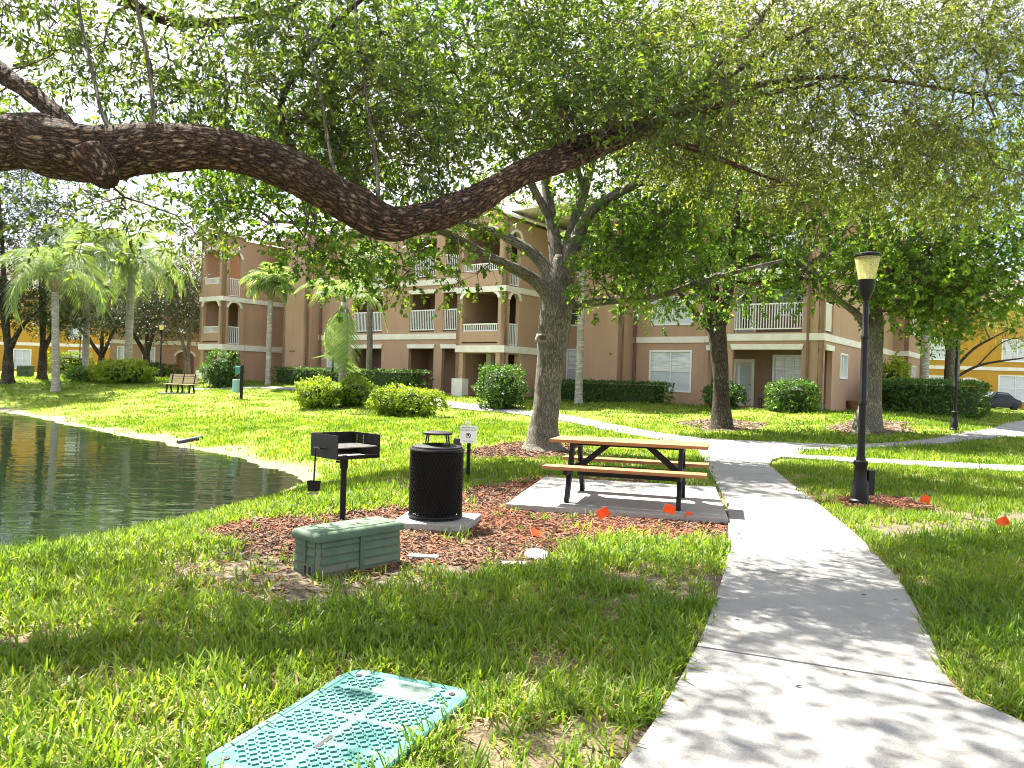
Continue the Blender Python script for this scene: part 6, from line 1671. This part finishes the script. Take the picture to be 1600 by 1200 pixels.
# --- slatted bench across the pond
p = atY(283, 609, 38)
bz = gzf(p.x, p.y)
bh = empty('park_bench', (p.x, p.y, bz), R(172), 'slatted wooden park bench facing the pond', 'bench')
SLAT = pmat('bench_slat', (.42, .33, .22), (.33, .25, .16), scale=7, rough=.7, stretch=(.5, 8, 8))
for i in range(4):
    m = MB(); m.box((0, -.05 + i * .12, .43), (1.5, .095, .035)); m.build('slat', SLAT, bh, bevel=.005)
for i in range(4):
    m = MB(); m.box((0, -.16 - i * .035, .54 + i * .115), (1.5, .035, .09), rot=Matrix.Rotation(R(16), 3, 'X')); m.build('slat', SLAT, bh, bevel=.005)
for s in (-.6, 0, .6):
    m = MB(); m.bar((s, .30, .02), (s, .24, .41), .06, .08, up=(0, 1, 0)); m.bar((s, -.16, .02), (s, -.06, .41), .06, .08, up=(0, 1, 0)); m.bar((s, -.12, .385), (s, .32, .385), .06, .05); m.bar((s, -.10, .36), (s, -.27, .93), .05, .05, up=(0, 1, 0))
    m.build('frame', BLACK, bh)
bq = empty('bench_pad', (p.x, p.y, bz), R(172)); tag(bq, 'flat slab beneath the slatted park bench', 'pad')
m = MB(); m.span(-.95, .95, -.5, .55, -.15, .015); m.build('slab', concrete, bq)

# --- pet waste station
p = atY(377, 621, 35.5)
pw = empty('pet_waste_station', (p.x, p.y, gzf(p.x, p.y)), R(5), 'dark post with teal bag dispenser and teal bin', 'waste station')
m = MB(); m.span(-.06, .06, -.05, .05, -.1, 1.55); m.build('post', BLACK, pw, bevel=.01)
TEALD = pmat('dark_teal', (.05, .20, .19), (.04, .15, .15), rough=.5)
m = MB(); m.span(-.30, -.061, -.09, .05, 1.13, 1.48); m.build('dispenser', TEALD, pw, bevel=.03)
m = MB(); m.lathe([(.15, 0), (.17, .02), (.17, .58), (.15, .60)], n=18); m.build('bin', pmat('pale_teal', (.24, .42, .42), (.18, .34, .35), rough=.5), pw, loc=(-.24, 0, .28), smooth=True)

# --- marking flags
def flag(label, px, py, ang, tilt, dz=.19, bend=0.0, roll=0.0):
    g_ = G(px, py)
    e = empty('marker_flag', (g_.x, g_.y, g_.z), ang, label, 'flag', 'orange marker flags')
    e.rotation_euler = (tilt, R(roll), ang)
    m = MB(); m.tube([(0, 0, -.05), (0, 0, dz)], .003, 6); m.build('wire', WIRE, e)
    nx_, nz_ = 9, 5; m = MB(); W_, H_ = .125, .10
    for j in range(nz_ + 1):
        for i in range(nx_ + 1):
            u, v = i / nx_, j / nz_
            m.v.append((u * W_, math.sin(u * 4 + ang) * .016 * u + bend * u * u * .07, dz - .10 + v * H_ - u * u * bend * .06))
    k = nx_ + 1
    for j in range(nz_):
        for i in range(nx_): m.f.append((j * k + i, j * k + i + 1, (j + 1) * k + i + 1, (j + 1) * k + i))
    n_ = len(m.v); m.v += [(a, b + .0012, c_) for a, b, c_ in m.v]; m.f += [tuple(n_ + q_ for q_ in reversed(f_)) for f_ in list(m.f)]
    for i in range(nx_):
        m.f.append((i + 1, i, n_ + i, n_ + i + 1)); t_ = nz_ * k; m.f.append((t_ + i, t_ + i + 1, n_ + t_ + i + 1, n_ + t_ + i))
    for j in range(nz_):
        a = j * k; m.f.append((a, a + k, n_ + a + k, n_ + a)); a = j * k + nx_; m.f.append((a + k, a, n_ + a, n_ + a + k))
    c_ = m.build('cloth', ORANGE, e, smooth=True)
    for r_ in range(3):
        q_ = MB(); q_.span(.02, .09 - .015 * (r_ % 2), -.0022, -.0012, dz - .068 + r_ * .022, dz - .062 + r_ * .022)
        if bend < .3 and abs(tilt) < .6: q_.build('print', pmat('flag_print', (.30, .03, .02), (.25, .02, .02), rough=.6), c_) if False else None
    return e
flag('crumpled orange flag lying low in the red mulch', 833, 842, R(20), R(-50), dz=.14, bend=.6)
flag('orange flag tipped cornerwise before the picnic pad', 946, 826, R(-5), R(10), dz=.21, roll=-32)
flag('highest orange flag, by the right front table leg', 1030, 818, R(-10), R(8), dz=.24, roll=14)
flag('folded small orange flag at the pad edge by path', 1070, 815, R(10), R(10), dz=.12, bend=1.0)
flag('orange flag beside the mulch round the lamp post', 1434, 794, R(-8), R(5), dz=.19, bend=.2, roll=10)
flag('orange flag alone on the bare patch at right', 1566, 834, R(-10), R(0), dz=.16, roll=-30)

# --- caps, slabs and a stake in the mulch
def capthing(name, label, px, py, r_, h_, tilt, rz, sx=1.0):
    g_ = G(px, py); e = empty(name, (g_.x, g_.y, g_.z + .01), rz, label, 'cover'); e.rotation_euler = (tilt, 0, rz); e.scale = (sx, 1, 1)
    MB().lathe([(r_ * .9, -.05), (r_, .0), (r_, h_ * .7), (r_ * .93, h_), (r_ * .4, h_ + .004), (.0, h_ + .005)], n=24, cap=False).build('disc', PLASW, e, smooth=True)
    MB().lathe([(.012, h_ + .004), (.012, h_ + .008)], n=10).build('screw', GREYM, e)
    return e
capthing('round_cover', 'tilted round white cap lying on the mulch', 838, 872, .105, .03, R(14), R(10))
m = MB(); g_ = G(803, 883); m.box((0, 0, .012), (.20, .09, .025), R(5)); o = m.build('stone_slab', PLASW, None, bevel=.006, loc=(g_.x, g_.y, g_.z)); tag(o, 'flat pale slab below the round cap', 'slab')
m = MB(); g_ = G(662, 872); m.box((0, 0, .010), (.26, .11, .025), R(-6)); o = m.build('stone_slab', concrete, None, bevel=.006, loc=(g_.x, g_.y, g_.z)); tag(o, 'flat grey slab right of the green pedestal box', 'slab')
a, b = G(940, 840), G(1012, 832)
m = MB(); m.tube([a + Vector((0, 0, .03)), (a + b) / 2 + Vector((0, 0, .035)), b + Vector((0, 0, .03))], .011, 8); o = m.build('fallen_stake', pmat('stake_wood', (.36, .15, .07), (.28, .11, .05), rough=.7)); tag(o, 'thin reddish stick lying in front of the pad', 'stick')
a, b = G(278, 693), G(318, 686)
m = MB(); m.tube([a + Vector((0, 0, .02)), b + Vector((0, 0, .05))], .07, 14); o = m.build('drain_pipe', DGREY, smooth=True); tag(o, 'dark drain pipe lying on the pond bank', 'pipe')

# --- parked car
cp = (atY(1549, 640, 57).x, 57.0)
car = empty('parked_car', (cp[0], cp[1], .33), R(205), 'dark car parked before the yellow building', 'car')
CARM = pmat('car_paint', (.012, .013, .018), (.010, .011, .015), rough=.4, spec=.15, coat=.0)
side = [(-2.15, .28), (-2.2, .55), (-2.1, .82), (-1.5, .92), (-.75, 1.38), (.55, 1.42), (1.35, .98), (2.1, .84), (2.22, .60), (2.18, .28)]
m = MB(); k = len(side)
for y_, f_ in ((-.88, 0), (.88, 0)):
    for x_, z_ in side: m.v.append((x_, y_ * (.86 if z_ > 1.0 else 1.0), z_))
m.f = [tuple(range(k)), tuple(reversed(range(k, 2 * k)))] + [(i, k + i, k + (i + 1) % k, (i + 1) % k) for i in range(k)]
body = m.build('body', CARM, car, bevel=.06, seg=3, smooth=True)
for s in (-1, 1):
    m = MB(); m.v = [(-1.05, s * .835, .98), (-.68, s * .79, 1.31), (.50, s * .79, 1.34), (1.02, s * .835, 1.0), (-1.05, s * .79, .98), (-.68, s * .745, 1.31), (.50, s * .745, 1.34), (1.02, s * .79, 1.0)]
    m.f = [(0, 1, 2, 3), (7, 6, 5, 4), (0, 4, 5, 1), (1, 5, 6, 2), (2, 6, 7, 3), (3, 7, 4, 0)]; m.build('side_window', GLASS_M, car)
    for x_ in (-1.35, 1.35):
        w_ = MB(); w_.lathe([(.20, -.10), (.32, -.10), (.34, -.07), (.34, .07), (.32, .10), (.20, .10)], n=24); wo = w_.build('wheel', pmat('tyre', (.015, .015, .015), (.01, .01, .01), rough=.8), car, loc=(x_, s * .80, .34), rot=(R(90), 0, 0), smooth=True)
        r_ = MB(); r_.lathe([(.20, -.08), (.20, .085), (.06, .095), (.0, .096)], n=20); r_.build('rim', GREYM, wo)
    m = MB(); m.span(-.10, .10, -.10, .10, 0, .12); m.build('mirror', CARM, car, loc=(.95, s * .97, .98), bevel=.03)
m = MB(); m.v = [(1.36, -.66, 1.0), (1.36, .66, 1.0), (.62, .62, 1.40), (.62, -.62, 1.40), (1.39, -.66, 1.02), (1.39, .66, 1.02), (.65, .62, 1.42), (.65, -.62, 1.42)]
m.f = [(3, 2, 1, 0), (4, 5, 6, 7), (0, 1, 5, 4), (1, 2, 6, 5), (2, 3, 7, 6), (3, 0, 4, 7)]; m.build('windscreen', GLASS_M, car)
m = MB(); m.v = [(-1.50, -.66, .95), (-1.50, .66, .95), (-.80, .62, 1.37), (-.80, -.62, 1.37), (-1.53, -.66, .97), (-1.53, .66, .97), (-.83, .62, 1.39), (-.83, -.62, 1.39)]
m.f = [(0, 1, 2, 3), (7, 6, 5, 4), (4, 5, 1, 0), (5, 6, 2, 1), (6, 7, 3, 2), (7, 4, 0, 3)]; m.build('rear_window', GLASS_M, car)
for s in (-1, 1):
    m = MB(); m.span(-.03, .03, -.18, .18, -.06, .06); m.build('tail_lamp', pmat('tail_red', (.35, .01, .01), (.3, .01, .01), rough=.2), car, loc=(-2.17, s * .62, .70), bevel=.015)
    m = MB(); m.span(-.03, .03, -.18, .18, -.06, .06); m.build('headlight', GREYM, car, loc=(2.17, s * .62, .66), bevel=.015)

# --- small things by the porch
def pot(label, px, py, Y, r_, mat):
    p_ = atY(px, py, Y); e = empty('flower_pot', (p_.x, p_.y, gzf(p_.x, p_.y)), 0, label, 'pot')
    MB().lathe([(r_ * .7, 0), (r_, r_ * 1.5), (r_ * 1.1, r_ * 1.5), (r_ * 1.1, r_ * 1.75), (r_ * .95, r_ * 1.75), (r_ * .9, r_ * 1.4)], n=20).build('bowl', mat, e, smooth=True)
TERRA = pmat('terracotta', (.30, .14, .08), (.22, .10, .06), rough=.8)
pot('terracotta pot left of the porch door', 1108, 632, 33.2, .24, TERRA)
pot('grey pot at the porch corner post', 1281, 640, 32.0, .16, concrete)
pot('brown planter against the flank wall behind the oak', 1333, 640, 35.5, .26, TERRA)
p_ = atY(1196, 640, 33.2)
st = empty('porch_stool', (p_.x, p_.y, gzf(p_.x, p_.y) + .03), BROT, 'small dark stool beside the porch door', 'stool')
m = MB(); m.span(-.28, .28, -.2, .2, .40, .44); m.build('seat', BARK_D, st)
for a in (-.24, .24):
    for b in (-.16, .16):
        m = MB(); m.span(a - .02, a + .02, b - .02, b + .02, 0, .40); m.build('leg', BARK_D, st)
p_ = atY(40, 580, 52)
ac = empty('air_conditioner', (p_.x, p_.y, gzf(p_.x, p_.y)), R(10), 'grey green air conditioner unit under the leftmost oaks', 'air conditioner')
m = MB(); m.span(-.40, .40, -.40, .40, 0, .78); m.build('case', GREENB, ac, bevel=.03)
for i in range(7):
    m = MB(); m.span(-.36, .36, -.415, -.402, .12 + i * .085, .15 + i * .085); m.build('louvre', DARKM, ac)
MB().lathe([(.30, .785), (.30, .81), (.26, .815)], n=20).build('fan_guard', DARKM, ac)
# ------------------------------------------------------------------ grass and mulch scattered between everything that stands on the lawn
LX, LY, LS, LI = [], [], [], []
for args in ((1.2, 5.2, 470, [0, 1, 2, 3, 4], .85, 1.3), (1.2, 8.0, 150, [13, 14], .9, 1.4), (5.2, 9.5, 300, [0, 1, 2, 3, 4], .9, 1.35), (9.5, 16, 62, [5, 6, 7, 8], .75, 1.15),
             (16, 28, 22, [5, 6, 7, 8, 9, 10], .75, 1.1), (28, 52, 5.0, [9, 10, 11, 12], .7, 1.1)):
    X, Y, S, I = lawn_points(*args)
    LX.append(X); LY.append(Y); LS.append(S); LI.append(I)
LX, LY, LS, LI = map(np.concatenate, (LX, LY, LS, LI))
n = len(LX)
rot = np.stack([rng.normal(0, .10, n), rng.normal(0, .10, n), rng.uniform(0, 2 * PI, n)], 1)
scatter('lawn_grass', np.stack([LX, LY, gz(LX, LY)], 1), rot, np.stack([LS, LS, LS * rng.uniform(.8, 1.2, n)], 1), LI, protos, 'bright green coarse lawn grass with sparse sandy gaps', 'grass')
print('grass clumps', n)

def chip(seed):
    r = np.random.default_rng(seed); mb = MB()
    l, w, h = r.uniform(.03, .07), r.uniform(.008, .018), r.uniform(.003, .007)
    mb.v = [(-l / 2, -w / 2, 0), (l / 2, -w * .35, 0), (l / 2 * .9, w * .4, 0), (-l / 2 * .8, w / 2, 0), (-l / 2, -w / 2, h), (l / 2, -w * .3, h * .6), (l / 2 * .9, w * .4, h), (-l / 2 * .8, w / 2, h * .7)]
    mb.f = [(3, 2, 1, 0), (4, 5, 6, 7), (0, 1, 5, 4), (1, 2, 6, 5), (2, 3, 7, 6), (3, 0, 4, 7)]
    return mb.mesh('mulch_chip', MULCHM[seed % 4])
MULCHM = [pmat('mulch_red', (.27, .095, .045), (.17, .06, .03), scale=20, rough=.9), pmat('mulch_brown', (.17, .09, .05), (.09, .048, .028), scale=20, rough=.9),
          pmat('mulch_dark', (.075, .042, .028), (.045, .026, .018), scale=20, rough=.9), pmat('mulch_straw', (.34, .22, .13), (.22, .13, .08), scale=20, rough=.9)]
def chips_in(poly, dens, rr=.0):
    P = np.array(poly); lo, hi = P.min(0) - .25, P.max(0) + .25
    n = int((hi - lo).prod() * dens)
    X = rng.uniform(lo[0], hi[0], n); Y = rng.uniform(lo[1], hi[1], n)
    sd = poly_sd(poly, X, Y) + (fbm(X, Y, 3.0, 8) - .5) * .45
    k = rng.uniform(size=n) < (1 - sstep(-.05, .18, sd)) + .02 * (sd < .25)
    for q in PATH_POLYS + NOGRASS: k &= poly_sd(q, X, Y) > .0
    return X[k], Y[k]
CX, CY = [], []
for poly, d in ((MULCH_A, 1100), (MULCH_T1, 260), (MULCH_LAMP, 900), (MULCH_T2, 90), (MULCH_T3, 80), (BARE_A, 140)):
    X, Y = chips_in(poly, d); CX.append(X); CY.append(Y)
CX, CY = np.concatenate(CX), np.concatenate(CY); n = len(CX)
red = np.where(CY > 14, .2, fbm(CX, CY, 1.1, 44))
sz = np.where(CY > 14, 1.9, 1.0) * rng.uniform(.6, 1.5, n)
ci = np.where(rng.uniform(size=n) < np.clip((red - .3) * 2.0, .1, .8), rng.choice([0, 4, 8], n), rng.choice([1, 2, 5, 6, 9, 10, 3], n))
scatter('mulch_chips', np.stack([CX, CY, gz(CX, CY) + rng.uniform(0, .012, n)], 1), np.stack([rng.normal(0, .25, n), rng.normal(0, .25, n), rng.uniform(0, 6.28, n)], 1),
        np.stack([sz, sz, sz], 1), ci, [chip(i) for i in range(11)], 'shredded red brown wood mulch around grill, bin and table', 'mulch')
print('chips', n)

# ------------------------------------------------------------------ fallen leaves and twigs
def dry_leaf(seed):
    r = np.random.default_rng(seed); m = MB(); l, w = r.uniform(.03, .06), r.uniform(.010, .018)
    m.v = [(-l / 2, 0, .002), (0, w / 2, .006), (l / 2, 0, .004), (0, -w / 2, .008), (0, 0, .002)]; m.f = [(0, 4, 1), (1, 4, 2), (2, 4, 3), (3, 4, 0)]
    return m.mesh('dry_leaf', [pmat('dry_leaf_brown', (.10, .055, .03), (.06, .03, .02), rough=.8), pmat('dry_leaf_tan', (.26, .17, .09), (.18, .11, .06), rough=.8), pmat('dry_leaf_dark', (.035, .025, .02), (.02, .015, .012), rough=.8)][seed % 3])
n = 900
X = rng.uniform(-6, 9, n); Y = rng.uniform(2.5, 20, n)
on = np.zeros(n, bool)
for q in PATH_POLYS + [[(p.x, p.y) for p in pc]]: on |= poly_sd(q, X, Y) < -.02
edge = np.full(n, 1e9)
for q in PATH_POLYS: edge = np.minimum(edge, np.abs(poly_sd(q, X, Y)))
k = np.where(on, rng.uniform(size=n) < np.where(edge < .15, .55, .16), rng.uniform(size=n) < .5) & (poly_sd(POND, X, Y) > .3)
inpad = poly_sd([(p.x, p.y) for p in pc], X, Y) < 0
X, Y, on, inpad = X[k], Y[k], on[k], inpad[k]; n = len(X)
Zl = gz(X, Y) + np.where(inpad, .071, np.where(on, .037, .03))
scatter('fallen_leaves', np.stack([X, Y, Zl], 1), np.stack([rng.normal(0, .08, n), rng.normal(0, .08, n), rng.uniform(0, 6.28, n)], 1), np.stack([rng.uniform(.7, 1.3, n)] * 3, 1), rng.integers(0, 6, n), [dry_leaf(i) for i in range(6)], 'dry brown leaves fallen on path and grass', 'leaves')
